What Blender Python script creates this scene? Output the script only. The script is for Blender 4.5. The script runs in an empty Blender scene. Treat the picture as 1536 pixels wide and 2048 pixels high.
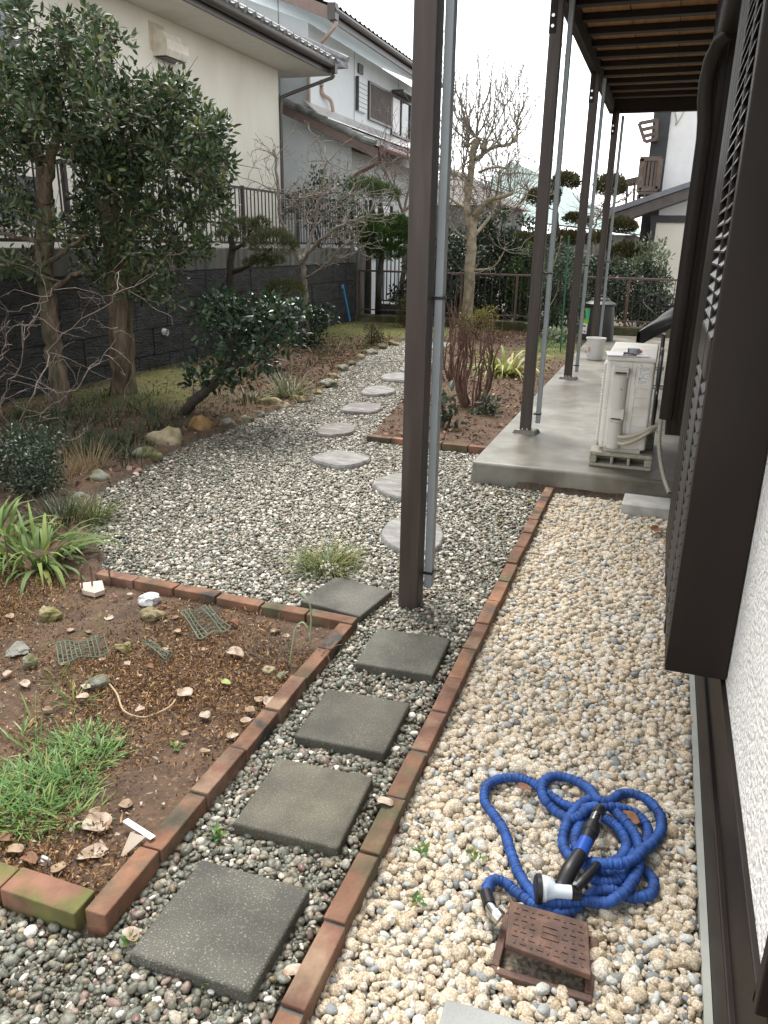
import bpy, math, random
import numpy as np
from mathutils import Vector, Matrix, Euler, geometry, noise
random.seed(7); rng = np.random.default_rng(7)
sc = bpy.context.scene
COL = sc.collection
R_ = math.radians

# ---------------------------------------------------------------- camera, sky, sun, exposure
CAM = np.array([[0.94470722, 0.3274492, 0.01747264], [0.12192158, -0.30128703, -0.94570675], [-0.30440664, 0.89554628, -0.32455116]])
FPX, EYE = 1572.37, np.array([0.0, 0.0, 1.5])
cd = bpy.data.cameras.new("camera"); cam = bpy.data.objects.new("camera", cd); COL.objects.link(cam)
cd.sensor_fit = 'HORIZONTAL'; cd.sensor_width = 36; cd.lens = FPX / 1536 * 36; cd.clip_start = .02; cd.clip_end = 500
m = Matrix.Identity(4)
for i in range(3):
    m[i][0], m[i][1], m[i][2], m[i][3] = CAM[0][i], -CAM[1][i], -CAM[2][i], EYE[i]
cam.matrix_world = m
sc.camera = cam
w = bpy.data.worlds.new("World"); sc.world = w; w.use_nodes = True
nt = w.node_tree; nt.nodes.clear()
sky = nt.nodes.new("ShaderNodeTexSky"); sky.sky_type = 'NISHITA'; sky.sun_disc = False
SUN_EL, SUN_AZ = 62, -35          # azimuth measured from +Y towards +X
sky.sun_elevation = R_(SUN_EL); sky.sun_rotation = R_(SUN_AZ); sky.air_density = 1; sky.dust_density = 1; sky.ozone_density = 1
hs = nt.nodes.new("ShaderNodeHueSaturation"); hs.inputs['Saturation'].default_value = .10
bg = nt.nodes.new("ShaderNodeBackground"); bg.inputs['Strength'].default_value = .15
wo = nt.nodes.new("ShaderNodeOutputWorld")
nt.links.new(sky.outputs[0], hs.inputs['Color']); nt.links.new(hs.outputs[0], bg.inputs[0]); nt.links.new(bg.outputs[0], wo.inputs[0])
sl = bpy.data.lights.new("sun", 'SUN'); sl.energy = 1.5; sl.angle = R_(25); sl.color = (1, .945, .87)
so = bpy.data.objects.new("sun", sl); COL.objects.link(so)
el, az = R_(SUN_EL), R_(-70)     # soft brightening of the overcast
sd = Vector((math.sin(R_(SUN_AZ)) * math.cos(el), math.cos(R_(SUN_AZ)) * math.cos(el), math.sin(el)))
so.rotation_euler = sd.to_track_quat('Z', 'Y').to_euler()
sc.view_settings.view_transform = 'Standard'; sc.view_settings.look = 'None'
sc.view_settings.exposure = 1.58; sc.view_settings.gamma = 1
sc.render.engine = 'CYCLES'
sc.cycles.use_denoising = True; sc.cycles.max_bounces = 6; sc.cycles.diffuse_bounces = 3; sc.cycles.transparent_max_bounces = 6
sc.cycles.sample_clamp_indirect = 8

# ---------------------------------------------------------------- surveying: a photo pixel to a point of the place
def ray(x, y): return CAM.T @ np.array([(x - 768) / FPX, (y - 1024) / FPX, 1.0])
def at(x, y, ax, v):
    d = ray(x, y); return EYE + d * ((v - EYE[ax]) / d[ax])
def g(x, y, z=0.0): return at(x, y, 2, z)
def ds(x, y, Y): return at(x, y, 1, Y)
def px2m(x, y, Y, n):                       # n pixels as metres at distance Y
    d = ray(x, y); return n / FPX * (Y / d[1])

# ---------------------------------------------------------------- mesh collecting
class G:
    def __init__(s): s.v = []; s.f = {}; s.n = 0
    def add(s, V, *fs):
        V = np.asarray(V, float).reshape(-1, 3)
        for F in fs:
            F = np.asarray(F, int)
            if F.size: s.f.setdefault(F.shape[1], []).append(F + s.n)
        s.v.append(V); s.n += len(V); return s
    def hexa(s, P): return s.add(P, [[0, 3, 2, 1], [4, 5, 6, 7], [0, 1, 5, 4], [1, 2, 6, 5], [2, 3, 7, 6], [3, 0, 4, 7]])
    def box(s, x0, x1, y0, y1, z0, z1):
        return s.hexa([(x0, y0, z0), (x1, y0, z0), (x1, y1, z0), (x0, y1, z0), (x0, y0, z1), (x1, y0, z1), (x1, y1, z1), (x0, y1, z1)])
    def bar(s, a, b, wd, ht, up=(0, 0, 1)):            # box section from a to b
        a, b = np.array(a, float), np.array(b, float); d = (b - a) / np.linalg.norm(b - a)
        r = np.cross(d, up); r /= np.linalg.norm(r); u = np.cross(r, d); r = r * wd / 2; u = u * ht / 2
        return s.hexa([a - r - u, a + r - u, b + r - u, b - r - u, a - r + u, a + r + u, b + r + u, b - r + u])
    def tube(s, P, rad, n=6, cap=True):
        P = np.asarray(P, float); k = len(P); rad = np.broadcast_to(np.asarray(rad, float), (k,))
        T = np.gradient(P, axis=0); T /= np.linalg.norm(T, axis=1)[:, None] + 1e-9
        ref = np.array([0, 0, 1.0]) if abs(T[:, 2]).mean() < .8 else np.array([1.0, 0, 0])
        A = np.cross(T, ref); A /= np.linalg.norm(A, axis=1)[:, None] + 1e-9; B = np.cross(A, T)
        th = np.arange(n) * 2 * math.pi / n
        V = P[:, None] + rad[:, None, None] * (np.cos(th)[None, :, None] * A[:, None] + np.sin(th)[None, :, None] * B[:, None])
        i = np.arange(k - 1)[:, None] * n; j = np.arange(n)[None]; j2 = (j + 1) % n
        F = np.stack([i + j, i + j2, i + n + j2, i + n + j], -1).reshape(-1, 4)
        s.add(V, F)
        if cap:
            s.f.setdefault(n, []).append(np.array([[s.n - k * n + q for q in range(n)], [s.n - 1 - q for q in range(n)]]))
        return s
    def lathe(s, prof, c=(0, 0, 0), n=24, cap=(True, True)):
        k = len(prof); th = np.arange(n) * 2 * math.pi / n
        V = np.array([[(r * math.cos(t) + c[0], r * math.sin(t) + c[1], z + c[2]) for t in th] for r, z in prof]).reshape(-1, 3)
        i = np.arange(k - 1)[:, None] * n; j = np.arange(n)[None]; j2 = (j + 1) % n
        s.add(V, np.stack([i + j, i + j2, i + n + j2, i + n + j], -1).reshape(-1, 4))
        b = s.n - k * n
        if cap[0]: s.f.setdefault(n, []).append(np.array([[b + q for q in range(n)][::-1]]))
        if cap[1]: s.f.setdefault(n, []).append(np.array([[s.n - n + q for q in range(n)]]))
        return s
    def prism(s, poly, z0, z1, top=None):              # poly: xy outline, anticlockwise
        n = len(poly); top = top or poly
        V = [(x, y, z0) for x, y in poly] + [(x, y, z1) for x, y in top]
        F = [[i, (i + 1) % n, n + (i + 1) % n, n + i] for i in range(n)]
        T = geometry.tessellate_polygon([[Vector((x, y, 0)) for x, y in poly]])
        s.add(V, F, [[t[0] + n, t[1] + n, t[2] + n] for t in T], [t[::-1] for t in T]); return s
    def grid(s, fn, nu, nv):
        V = [fn(i / nu, j / nv) for i in range(nu + 1) for j in range(nv + 1)]
        F = [[i * (nv + 1) + j, (i + 1) * (nv + 1) + j, (i + 1) * (nv + 1) + j + 1, i * (nv + 1) + j + 1] for i in range(nu) for j in range(nv)]
        return s.add(V, F)
    def leaves(s, P, D, L, W, fold=.2, droop=.25, flat=.5):
        P, D = np.asarray(P, float), np.asarray(D, float); n = len(P)
        D = D / (np.linalg.norm(D, axis=1)[:, None] + 1e-9)
        up = np.array([0, 0, flat]) + rng.normal(0, 1 - flat * .6, (n, 3))
        S = np.cross(D, up); S /= np.linalg.norm(S, axis=1)[:, None] + 1e-9; N = np.cross(S, D)
        L = np.broadcast_to(L, (n,))[:, None]; W = np.broadcast_to(W, (n,))[:, None] / 2
        def pt(u, v, h): return P + D * L * u + S * W * v + N * (W * abs(v) * fold - L * u * u * droop + W * h)
        V = np.stack([pt(0, 0, 0), pt(.3, .9, .1), pt(.3, 0, 0), pt(.3, -.9, .1), pt(.66, .8, .1), pt(.66, 0, 0), pt(.66, -.8, .1), pt(1, 0, 0)], 1)
        b = (np.arange(n) * 8)[:, None, None]
        T = b + np.array([[0, 2, 1], [0, 3, 2], [4, 5, 7], [5, 6, 7]]); Q = b + np.array([[1, 2, 5, 4], [2, 3, 6, 5]])
        return s.add(V, T.reshape(-1, 3), Q.reshape(-1, 4))
    def blades(s, P, az, lean, L, W, droop=.8, k=5, taper=1.0):
        P = np.asarray(P, float); n = len(P); bc = lambda a: np.broadcast_to(np.asarray(a, float), (n,))
        az, lean, L, W, droop = bc(az), bc(lean), bc(L), bc(W), bc(droop)
        H = np.stack([np.cos(az), np.sin(az), 0 * az], 1); S = np.stack([-np.sin(az), np.cos(az), 0 * az], 1)
        tw = rng.normal(0, .25, n)
        pos = P.copy(); rows = []; ang = lean.copy()
        for i in range(k + 1):
            t = i / k; ww = W * (min(1, .55 + 1.6 * t) * (1 - t ** (2.2 / taper)) + .04)
            Sx = S * np.cos(tw * t)[:, None] + np.array([0, 0, 1]) * np.sin(tw * t)[:, None]
            rows += [pos - Sx * ww[:, None] / 2, pos + Sx * ww[:, None] / 2]
            pos = pos + (H * np.sin(ang)[:, None] + np.array([0, 0, 1]) * np.cos(ang)[:, None]) * (L / k)[:, None]
            ang = np.minimum(ang + droop / k * (.5 + t), 2.5)
        V = np.stack(rows, 1); b = (np.arange(n) * (2 * k + 2))[:, None, None]
        F = np.array([[2 * i, 2 * i + 1, 2 * i + 3, 2 * i + 2] for i in range(k)])
        return s.add(V, (b + F).reshape(-1, 4))
    def rock(s, c, r, seed=0, rough=.25, sub=3, rz=0, flat_bottom=False):
        import bmesh
        bm = bmesh.new(); bmesh.ops.create_icosphere(bm, subdivisions=sub, radius=1)
        ca, sa = math.cos(rz), math.sin(rz); V = []
        for v in bm.verts:
            p = v.co; q = noise.noise(p * 1.1 + Vector((seed * 7.3, seed, 1))) * rough * 1.6 + noise.noise(p * 2.7 + Vector((seed, 4, seed))) * rough * .6
            a = p * (1 + q); x, y, z = a.x * r[0], a.y * r[1], a.z * r[2]
            V.append((c[0] + x * ca - y * sa, c[1] + x * sa + y * ca, c[2] + z))
        F = [[v.index for v in f.verts] for f in bm.faces]; bm.free()
        return s.add(V, F)
    def build(s, name, mat, parent=None, smooth=False, bevel=0, seg=2, sharp=40):
        V = np.concatenate(s.v) if s.v else np.zeros((0, 3)); me = bpy.data.meshes.new(name)
        loops = []; starts = []; tot = 0
        for k, L in s.f.items():
            F = np.concatenate(L); loops.append(F.ravel()); starts.append(tot + np.arange(len(F)) * k); tot += F.size
        loops = np.concatenate(loops); starts = np.concatenate(starts)
        me.vertices.add(len(V)); me.vertices.foreach_set("co", V.ravel().astype(np.float32))
        me.loops.add(len(loops)); me.loops.foreach_set("vertex_index", loops.astype(np.int32))
        me.polygons.add(len(starts)); me.polygons.foreach_set("loop_start", starts.astype(np.int32))
        me.update(calc_edges=True); me.validate()
        me.polygons.foreach_set("use_smooth", [bool(smooth)] * len(me.polygons))
        if smooth and sharp: me.set_sharp_from_angle(angle=R_(sharp))
        for mm in (mat if isinstance(mat, (list, tuple)) else [mat]): me.materials.append(mm)
        o = bpy.data.objects.new(name, me); COL.objects.link(o)
        if parent: o.parent = parent
        if bevel:
            b = o.modifiers.new("edge", 'BEVEL'); b.width = bevel; b.segments = seg; b.limit_method = 'ANGLE'; b.angle_limit = R_(35)
        return o

def tag(o, label, cat, group=None, kind=None):
    if label: o['label'] = label
    if cat: o['category'] = cat
    if group: o['group'] = group
    if kind: o['kind'] = kind
    return o
def thing(name, label, cat, loc=(0, 0, 0), rz=0, group=None):
    o = bpy.data.objects.new(name, None); COL.objects.link(o); o.location = [float(q) for q in loc]; o.rotation_euler = (0, 0, rz)
    o.empty_display_size = .05
    return tag(o, label, cat, group)
def settle(o):                              # put a one-mesh thing's origin at its base
    V = np.empty(len(o.data.vertices) * 3, np.float32); o.data.vertices.foreach_get("co", V); V = V.reshape(-1, 3)
    c = (V.min(0) + V.max(0)) / 2; c[2] = V[:, 2].min()
    o.data.vertices.foreach_set("co", (V - c).ravel()); o.location = [float(q) for q in c]; return o
def dup(root, loc, rz=0, label=None, sc_=None):
    r = root.copy(); COL.objects.link(r); r.location = [float(q) for q in loc]; r.rotation_euler = (0, 0, rz)
    if sc_: r.scale = sc_
    if label: r['label'] = label
    for ch in list(root.children):
        c = ch.copy(); COL.objects.link(c); c.parent = r
        for gch in ch.children:
            d = gch.copy(); COL.objects.link(d); d.parent = c
    return r

# ---------------------------------------------------------------- materials
def mat(name, col, rough=.6, var=.2, scale=6, bump=0, bscale=60, metal=0, spec=.5, col2=None, scale2=3, thr=(.45, .6), bdist=.01, detail=6, stretch=None, coat=0):
    M = bpy.data.materials.new(name); M.use_nodes = True; n = M.node_tree.nodes; l = M.node_tree.links; P = n['Principled BSDF']
    geo = n.new('ShaderNodeNewGeometry'); src = geo.outputs['Position']
    if stretch:
        vm = n.new('ShaderNodeVectorMath'); vm.operation = 'MULTIPLY'; vm.inputs[1].default_value = stretch; l.new(src, vm.inputs[0]); src = vm.outputs[0]
    def nz(s, d=detail):
        t = n.new('ShaderNodeTexNoise'); t.inputs['Scale'].default_value = s; t.inputs['Detail'].default_value = d; l.new(src, t.inputs['Vector']); return t.outputs['Fac']
    mr = n.new('ShaderNodeMapRange'); mr.inputs[1].default_value = .3; mr.inputs[2].default_value = .7; mr.inputs[3].default_value = 1 - var; mr.inputs[4].default_value = 1 + var
    l.new(nz(scale), mr.inputs[0])
    c1 = n.new('ShaderNodeRGB'); c1.outputs[0].default_value = (*col, 1); out = c1.outputs[0]
    if col2:
        mx = n.new('ShaderNodeMix'); mx.data_type = 'RGBA'; r2 = n.new('ShaderNodeMapRange'); r2.inputs[1].default_value, r2.inputs[2].default_value = thr
        l.new(nz(scale2), r2.inputs[0]); l.new(r2.outputs[0], mx.inputs[0]); l.new(out, mx.inputs[6]); mx.inputs[7].default_value = (*col2, 1); out = mx.outputs[2]
    ml = n.new('ShaderNodeVectorMath'); ml.operation = 'SCALE'; l.new(out, ml.inputs[0]); l.new(mr.outputs[0], ml.inputs['Scale'])
    l.new(ml.outputs[0], P.inputs['Base Color'])
    P.inputs['Roughness'].default_value = rough; P.inputs['Metallic'].default_value = metal; P.inputs['Specular IOR Level'].default_value = spec
    P.inputs['Coat Weight'].default_value = coat
    if bump:
        b = n.new('ShaderNodeBump'); b.inputs['Strength'].default_value = bump; b.inputs['Distance'].default_value = bdist; l.new(nz(bscale, 4), b.inputs['Height']); l.new(b.outputs[0], P.inputs['Normal'])
    return M
def ramp_mat(name, stops, rough=.5, source='island', spec=.5, trans=0, spread=0, speck=0, bump=0, bscale=200, noise_mix=0, nscale=2.5):
    """colour picked per leaf, blade or stone from a ramp"""
    M = bpy.data.materials.new(name); M.use_nodes = True; n = M.node_tree.nodes; l = M.node_tree.links; P = n['Principled BSDF']
    geo = n.new('ShaderNodeNewGeometry')
    if source == 'island': r = geo.outputs['Random Per Island']
    else: r = n.new('ShaderNodeObjectInfo').outputs['Random']
    cr = n.new('ShaderNodeValToRGB'); e = cr.color_ramp.elements
    while len(e) > 1: e.remove(e[0])
    e[0].position = stops[0][0]; e[0].color = (*stops[0][1], 1)
    for p, c in stops[1:]:
        q = e.new(p); q.color = (*c, 1)
    l.new(r, cr.inputs[0]); out = cr.outputs[0]
    if speck:
        t = n.new('ShaderNodeTexNoise'); t.inputs['Scale'].default_value = bscale; t.inputs['Detail'].default_value = 3; l.new(geo.outputs['Position'], t.inputs['Vector'])
        mr = n.new('ShaderNodeMapRange'); mr.inputs[1].default_value = .35; mr.inputs[2].default_value = .65; mr.inputs[3].default_value = 1 - speck; mr.inputs[4].default_value = 1 + speck * .6
        l.new(t.outputs['Fac'], mr.inputs[0]); ml = n.new('ShaderNodeVectorMath'); ml.operation = 'SCALE'; l.new(out, ml.inputs[0]); l.new(mr.outputs[0], ml.inputs['Scale']); out = ml.outputs[0]
    l.new(out, P.inputs['Base Color']); P.inputs['Roughness'].default_value = rough; P.inputs['Specular IOR Level'].default_value = spec
    if bump:
        t = n.new('ShaderNodeTexNoise'); t.inputs['Scale'].default_value = bscale; t.inputs['Detail'].default_value = 3; l.new(geo.outputs['Position'], t.inputs['Vector'])
        b = n.new('ShaderNodeBump'); b.inputs['Strength'].default_value = bump; b.inputs['Distance'].default_value = .004; l.new(t.outputs['Fac'], b.inputs['Height']); l.new(b.outputs[0], P.inputs['Normal'])
    if trans:
        tr = n.new('ShaderNodeBsdfTranslucent'); l.new(out, tr.inputs['Color']); ms = n.new('ShaderNodeMixShader'); ms.inputs[0].default_value = trans
        l.new(P.outputs[0], ms.inputs[1]); l.new(tr.outputs[0], ms.inputs[2]); l.new(ms.outputs[0], n['Material Output'].inputs['Surface'])
    return M

BROWN = (.016, .0112, .0088)
m_brown = mat('dark_brown_aluminium', BROWN, rough=.5, var=.22, scale=5, spec=.2, col2=(.026, .021, .018), scale2=2.2, thr=(.45, .7), stretch=(1, 1, .3))
m_post = mat('brown_post_paint', (.046, .031, .0245), rough=.45, var=.2, scale=5, stretch=(6, 6, .5), col2=(.062, .047, .038), scale2=3, thr=(.5, .62), bump=.15, bscale=220, bdist=.001)
m_louvre = mat('brown_louvre_metal', (.04, .034, .031), rough=.36, var=.25, scale=25, spec=.55)
m_grey_al = mat('grey_aluminium', (.33, .365, .385), rough=.45, var=.06, metal=.15)
m_black = mat('black_plastic', (.014, .014, .015), rough=.4, var=.2)
m_steel = mat('bright_steel', (.6, .6, .58), rough=.25, metal=1, var=.1)
m_deckwood = mat('orange_brown_board', (.34, .175, .07), rough=.7, var=.25, scale=5, stretch=(4, .6, 1))
m_joist = mat('dark_joist', (.016, .011, .009), rough=.6)
m_render = mat('white_roughcast', (.84, .83, .80), rough=.9, var=.13, scale=55, bump=1, bscale=75, bdist=.02, col2=(.52, .51, .48), scale2=150, thr=(.60, .70))
m_conc = mat('damp_concrete', (.225, .218, .185), rough=.38, var=.2, scale=7, col2=(.115, .105, .078), scale2=2.4, thr=(.40, .60), bump=.25, bscale=150, bdist=.004)
m_conc_l = mat('pale_concrete', (.42, .42, .39), rough=.85, var=.15, scale=12, bump=.3, bscale=180, bdist=.004, col2=(.30, .30, .27), scale2=4)
m_foot = mat('concrete_footing', (.33, .34, .31), rough=.8, var=.12)
m_block = mat('cement_block', (.37, .35, .28), rough=.9, var=.2, scale=60, bump=.5, bscale=240, bdist=.004)
m_paver = mat('exposed_aggregate_paver', (.070, .067, .053), rough=.65, var=.45, scale=7, col2=(.21, .21, .175), scale2=230, thr=(.56, .68), bump=.8, bscale=260, bdist=.004, detail=3)
m_pavers = [mat('exposed_aggregate_paver', c_, rough=.7, var=.4, scale=s_, col2=k_, scale2=q_, thr=(.57, .69), bump=.8, bscale=260, bdist=.004, detail=3) for c_, s_, k_, q_ in (((.078, .075, .060), 6, (.2, .2, .17), 250), ((.066, .065, .050), 9, (.17, .17, .14), 215), ((.074, .070, .052), 5, (.2, .195, .16), 280), ((.082, .076, .054), 8, (.19, .185, .15), 240), ((.070, .068, .054), 6, (.21, .21, .18), 225))]
m_paver_l = mat('grey_paver', (.30, .31, .30), rough=.8, var=.15, bump=.3, bscale=200)
def brick_mat(i, c, c2, thr): return mat('terracotta_brick', c, rough=.9, var=.38, scale=11, col2=c2, scale2=7.5, thr=thr, bump=.7, bscale=75, bdist=.006, detail=9)
m_bricks = [brick_mat(0, (.205, .10, .058), (.085, .07, .045), (.45, .62)), brick_mat(1, (.165, .085, .052), (.095, .085, .045), (.42, .6)), brick_mat(2, (.235, .12, .07), (.11, .075, .05), (.45, .66)), brick_mat(3, (.19, .10, .06), (.055, .05, .04), (.48, .6)), brick_mat(4, (.15, .075, .05), (.22, .145, .095), (.45, .6))]
m_brick_moss = mat('mossy_brick', (.20, .10, .065), rough=.9, var=.3, scale=14, col2=(.12, .115, .035), scale2=6, thr=(.4, .55), bump=.4, bscale=160, bdist=.004)
m_mortar = mat('dark_mortar', (.10, .095, .085), rough=.9, var=.2, bump=.3, bscale=200)
m_step = mat('pale_stepping_stone', (.27, .27, .26), rough=.8, var=.25, scale=14, col2=(.17, .155, .14), scale2=6, thr=(.42, .68), bump=.7, bscale=40, bdist=.01, stretch=(1, 2.5, 1))
m_step_d = mat('brown_grey_stepping_stone', (.18, .165, .155), rough=.8, var=.25, scale=16, col2=(.29, .285, .275), scale2=5, thr=(.52, .68), bump=.5, bscale=50, bdist=.01, stretch=(1, 2.5, 1))
m_rockg = mat('grey_garden_rock', (.20, .20, .17), rough=.85, var=.3, scale=14, col2=(.13, .13, .05), scale2=5, bump=.5, bscale=40, bdist=.01)
m_rockt = mat('tan_garden_rock', (.30, .25, .16), rough=.85, var=.3, scale=14, col2=(.16, .14, .05), scale2=6, bump=.5, bscale=40, bdist=.01)
m_rocko = mat('orange_brown_rock', (.28, .17, .07), rough=.85, var=.25, scale=14, col2=(.17, .14, .05), scale2=6, bump=.5, bscale=40, bdist=.01)
m_rockw = mat('white_rock', (.55, .54, .53), rough=.8, var=.2, scale=20, bump=.5, bscale=60, bdist=.01)
m_rockr = mat('red_brown_slab', (.24, .15, .12), rough=.8, var=.25, bump=.4, bscale=50)
m_bark = mat('grey_tan_bark', (.17, .125, .085), rough=.95, var=.45, scale=22, stretch=(1, 1, .22), col2=(.095, .085, .05), scale2=9, bump=1, bscale=70, bdist=.02)
m_bark_d = mat('dark_bark', (.05, .042, .033), rough=.9, var=.35, scale=20, bump=.7, bscale=60, bdist=.01)
m_bark_p = mat('pale_smooth_bark', (.36, .30, .21), rough=.85, var=.2, scale=14, col2=(.22, .19, .13), scale2=9, bump=.4, bscale=60, bdist=.01)
m_twig_g = mat('grey_lichen_twigs', (.21, .185, .15), rough=.9, var=.4, scale=30)
m_twig_r = mat('red_brown_twigs', (.15, .085, .065), rough=.85, var=.35, scale=30)
m_twig_pk = mat('pinkish_grey_twigs', (.20, .155, .135), rough=.85, var=.4, scale=30)
m_cream = mat('cream_stucco', (.72, .69, .60), rough=.9, var=.06, scale=1.6, stretch=(1, 1, .45), col2=(.65, .61, .52), scale2=1.2, thr=(.5, .8), bump=.35, bscale=60, bdist=.006)
m_paleblue = mat('pale_blue_white_siding', (.72, .76, .77), rough=.85, var=.03)
m_tile = mat('grey_roof_tile', (.20, .205, .21), rough=.55, var=.3, scale=9)
m_fascia = mat('brown_bargeboard', (.20, .145, .125), rough=.7, var=.12)
m_soffit = mat('white_soffit', (.72, .70, .64), rough=.85, var=.05)
m_gutter = mat('dark_brown_gutter', (.06, .05, .045), rough=.4, var=.15)
m_pipe_tan = mat('tan_downpipe', (.45, .33, .26), rough=.5, var=.1)
m_pipe_red = mat('red_brown_downpipe', (.20, .10, .085), rough=.5, var=.1)
m_glass = mat('window_glass', (.10, .12, .13), rough=.06, var=.1, spec=.8)
m_white = mat('white_paint', (.8, .8, .79), rough=.5, var=.04)
m_iron = mat('dark_brown_fence_metal', (.055, .044, .042), rough=.5, var=.15)
m_rail = mat('worn_brown_rail', (.12, .075, .06), rough=.5, var=.25, scale=10)
m_curb = mat('mossy_concrete_curb', (.13, .12, .09), rough=.9, var=.3, scale=6, col2=(.055, .06, .018), scale2=4, thr=(.4, .6), bump=.5, bscale=60)
m_capc = mat('weathered_grey_concrete', (.15, .15, .135), rough=.9, var=.2, scale=3, col2=(.075, .075, .068), scale2=2, stretch=(1, 3, .5), bump=.2, bscale=80)
m_wallblk = mat('dark_split_face_block', (.042, .042, .040), rough=.85, var=.35, scale=5, stretch=(1, 1, 3.5), bump=1, bscale=16, bdist=.05, col2=(.052, .054, .056), scale2=3)
m_ac = mat('warm_white_enamel', (.76, .745, .69), rough=.42, var=.06, scale=6, col2=(.60, .56, .48), scale2=5, thr=(.5, .75))
m_ac2 = mat('pale_grey_plastic', (.62, .60, .54), rough=.5, var=.03)
m_hosepipe = mat('beige_pipe_wrap', (.52, .48, .38), rough=.6, var=.08)
m_drain = mat('grey_beige_corrugated_hose', (.36, .34, .27), rough=.5, var=.1)
m_hose = mat('blue_fabric_hose', (.016, .070, .27), rough=.65, var=.4, scale=35, bump=.5, bscale=420, bdist=.004)
m_nozz = mat('pale_blue_plastic', (.66, .74, .80), rough=.35, var=.03)
m_rust = mat('brown_cast_iron', (.085, .045, .033), rough=.6, var=.3, scale=40, col2=(.14, .075, .05), scale2=18, bump=.3, bscale=300)
m_paper = mat('white_paper', (.85, .85, .88), rough=.6, var=.02)
m_bin = mat('dark_grey_bin_plastic', (.035, .038, .04), rough=.45, var=.15)
m_green_l = mat('bright_green_label', (.22, .55, .05), rough=.5, var=.05)
m_teal_l = mat('teal_label', (.05, .45, .35), rough=.5, var=.05)
m_red = mat('red_plastic', (.5, .04, .03), rough=.5, var=.05)
m_bluepipe = mat('blue_plastic_pipe', (.03, .28, .55), rough=.5, var=.05)
m_net = mat('grey_green_plastic_net', (.13, .18, .13), rough=.6, var=.2)
m_shard = mat('pale_pottery_shard', (.55, .46, .37), rough=.8, var=.15)
m_tealroof = mat('pale_teal_roof', (.29, .38, .355), rough=.7, var=.08)
m_greenpole = mat('green_plastic_stake', (.03, .16, .08), rough=.4, var=.1)

m_lf_ever = ramp_mat('glossy_evergreen_leaf', [(0, (0.024, 0.046, 0.022)), (.4, (0.043, 0.076, 0.032)), (.75, (0.074, 0.115, 0.043)), (.93, (0.128, 0.162, 0.057)), (1, (0.23, 0.243, 0.081))], rough=.44, trans=.15)
m_lf_cam = ramp_mat('dark_glossy_camellia_leaf', [(0, (0.014, 0.034, 0.017)), (.5, (0.026, 0.055, 0.026)), (1, (0.054, 0.094, 0.041))], rough=.27, trans=.12)
m_lf_pine = ramp_mat('pine_needle', [(0, (.035, .045, .015)), (.6, (.065, .08, .025)), (1, (.10, .095, .035))], rough=.6, trans=.15)
m_lf_pine_g = ramp_mat('fresh_pine_needle', [(0, (.05, .085, .03)), (.6, (.09, .14, .045)), (1, (.14, .18, .07))], rough=.6, trans=.2)
m_lf_yew = ramp_mat('yew_foliage', [(0, (.022, .05, .012)), (.6, (.05, .10, .02)), (1, (.085, .15, .03))], rough=.6, trans=.2)
m_lf_jun = ramp_mat('bronze_juniper_foliage', [(0, (.035, .04, .014)), (.5, (.075, .075, .025)), (1, (.13, .10, .04))], rough=.7, trans=.2)
m_lf_shrub = ramp_mat('dark_shrub_leaf', [(0, (0.016, 0.03, 0.016)), (.5, (0.034, 0.057, 0.03)), (1, (0.069, 0.098, 0.052))], rough=.4, trans=.15)
m_lf_nand = ramp_mat('grey_green_feathery_leaf', [(0, (.035, .06, .04)), (.5, (.06, .095, .055)), (1, (.10, .13, .07))], rough=.5, trans=.2)
m_lf_pale = ramp_mat('pale_green_leaf', [(0, (.07, .10, .055)), (.5, (.12, .155, .08)), (1, (.2, .23, .13))], rough=.45, trans=.2)
m_lf_yel = ramp_mat('yellow_green_leaf', [(0, (.13, .15, .03)), (.5, (.22, .23, .05)), (.85, (.32, .28, .06)), (1, (.35, .17, .06))], rough=.5, trans=.25)
m_bl_lily = ramp_mat('broad_strap_leaf', [(0, (.075, .13, .03)), (.6, (.12, .20, .05)), (.9, (.2, .26, .07)), (1, (.36, .32, .08))], rough=.6, trans=.2, spec=.3)
m_bl_yel = ramp_mat('yellowing_strap_leaf', [(0, (.20, .27, .05)), (.6, (.33, .38, .09)), (.88, (.42, .36, .12)), (1, (.35, .22, .1))], rough=.5, trans=.25)
m_bl_mondo = ramp_mat('dark_mondo_grass', [(0, (.018, .036, .013)), (.6, (.035, .062, .021)), (1, (.075, .10, .034))], rough=.45, trans=.15)
m_bl_grass = ramp_mat('olive_grass_blade', [(0, (.06, .10, .015)), (.6, (.12, .155, .025)), (.9, (.2, .2, .04)), (1, (.4, .3, .1))], rough=.5, trans=.2)
m_bl_chive = ramp_mat('fresh_green_blade', [(0, (.08, .18, .05)), (.6, (.14, .28, .075)), (.88, (.24, .36, .10)), (1, (.46, .40, .15))], rough=.45, trans=.25)
m_bl_pale = ramp_mat('variegated_grass_blade', [(0, (.08, .11, .05)), (.5, (.18, .21, .11)), (1, (.38, .36, .22))], rough=.5, trans=.2)
m_bl_dry = ramp_mat('straw_grass_blade', [(0, (.25, .18, .09)), (1, (.45, .36, .2))], rough=.8, trans=.2)
m_litter = ramp_mat('brown_leaf_litter', [(0, (.07, .04, .022)), (.45, (.15, .085, .045)), (.8, (.27, .165, .09)), (1, (.42, .31, .2))], rough=.85, trans=.1)
m_mosscurl = ramp_mat('dry_moss_curl', [(0, (0.115, 0.063, 0.029)), (.5, (0.23, 0.127, 0.057)), (.85, (0.368, 0.218, 0.103)), (1, (0.517, 0.356, 0.196))], rough=.95)
m_mossblade = ramp_mat('yellow_green_moss', [(0, (.045, .058, .012)), (.5, (.085, .10, .018)), (1, (.17, .165, .035))], rough=.9, trans=.1)
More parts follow.
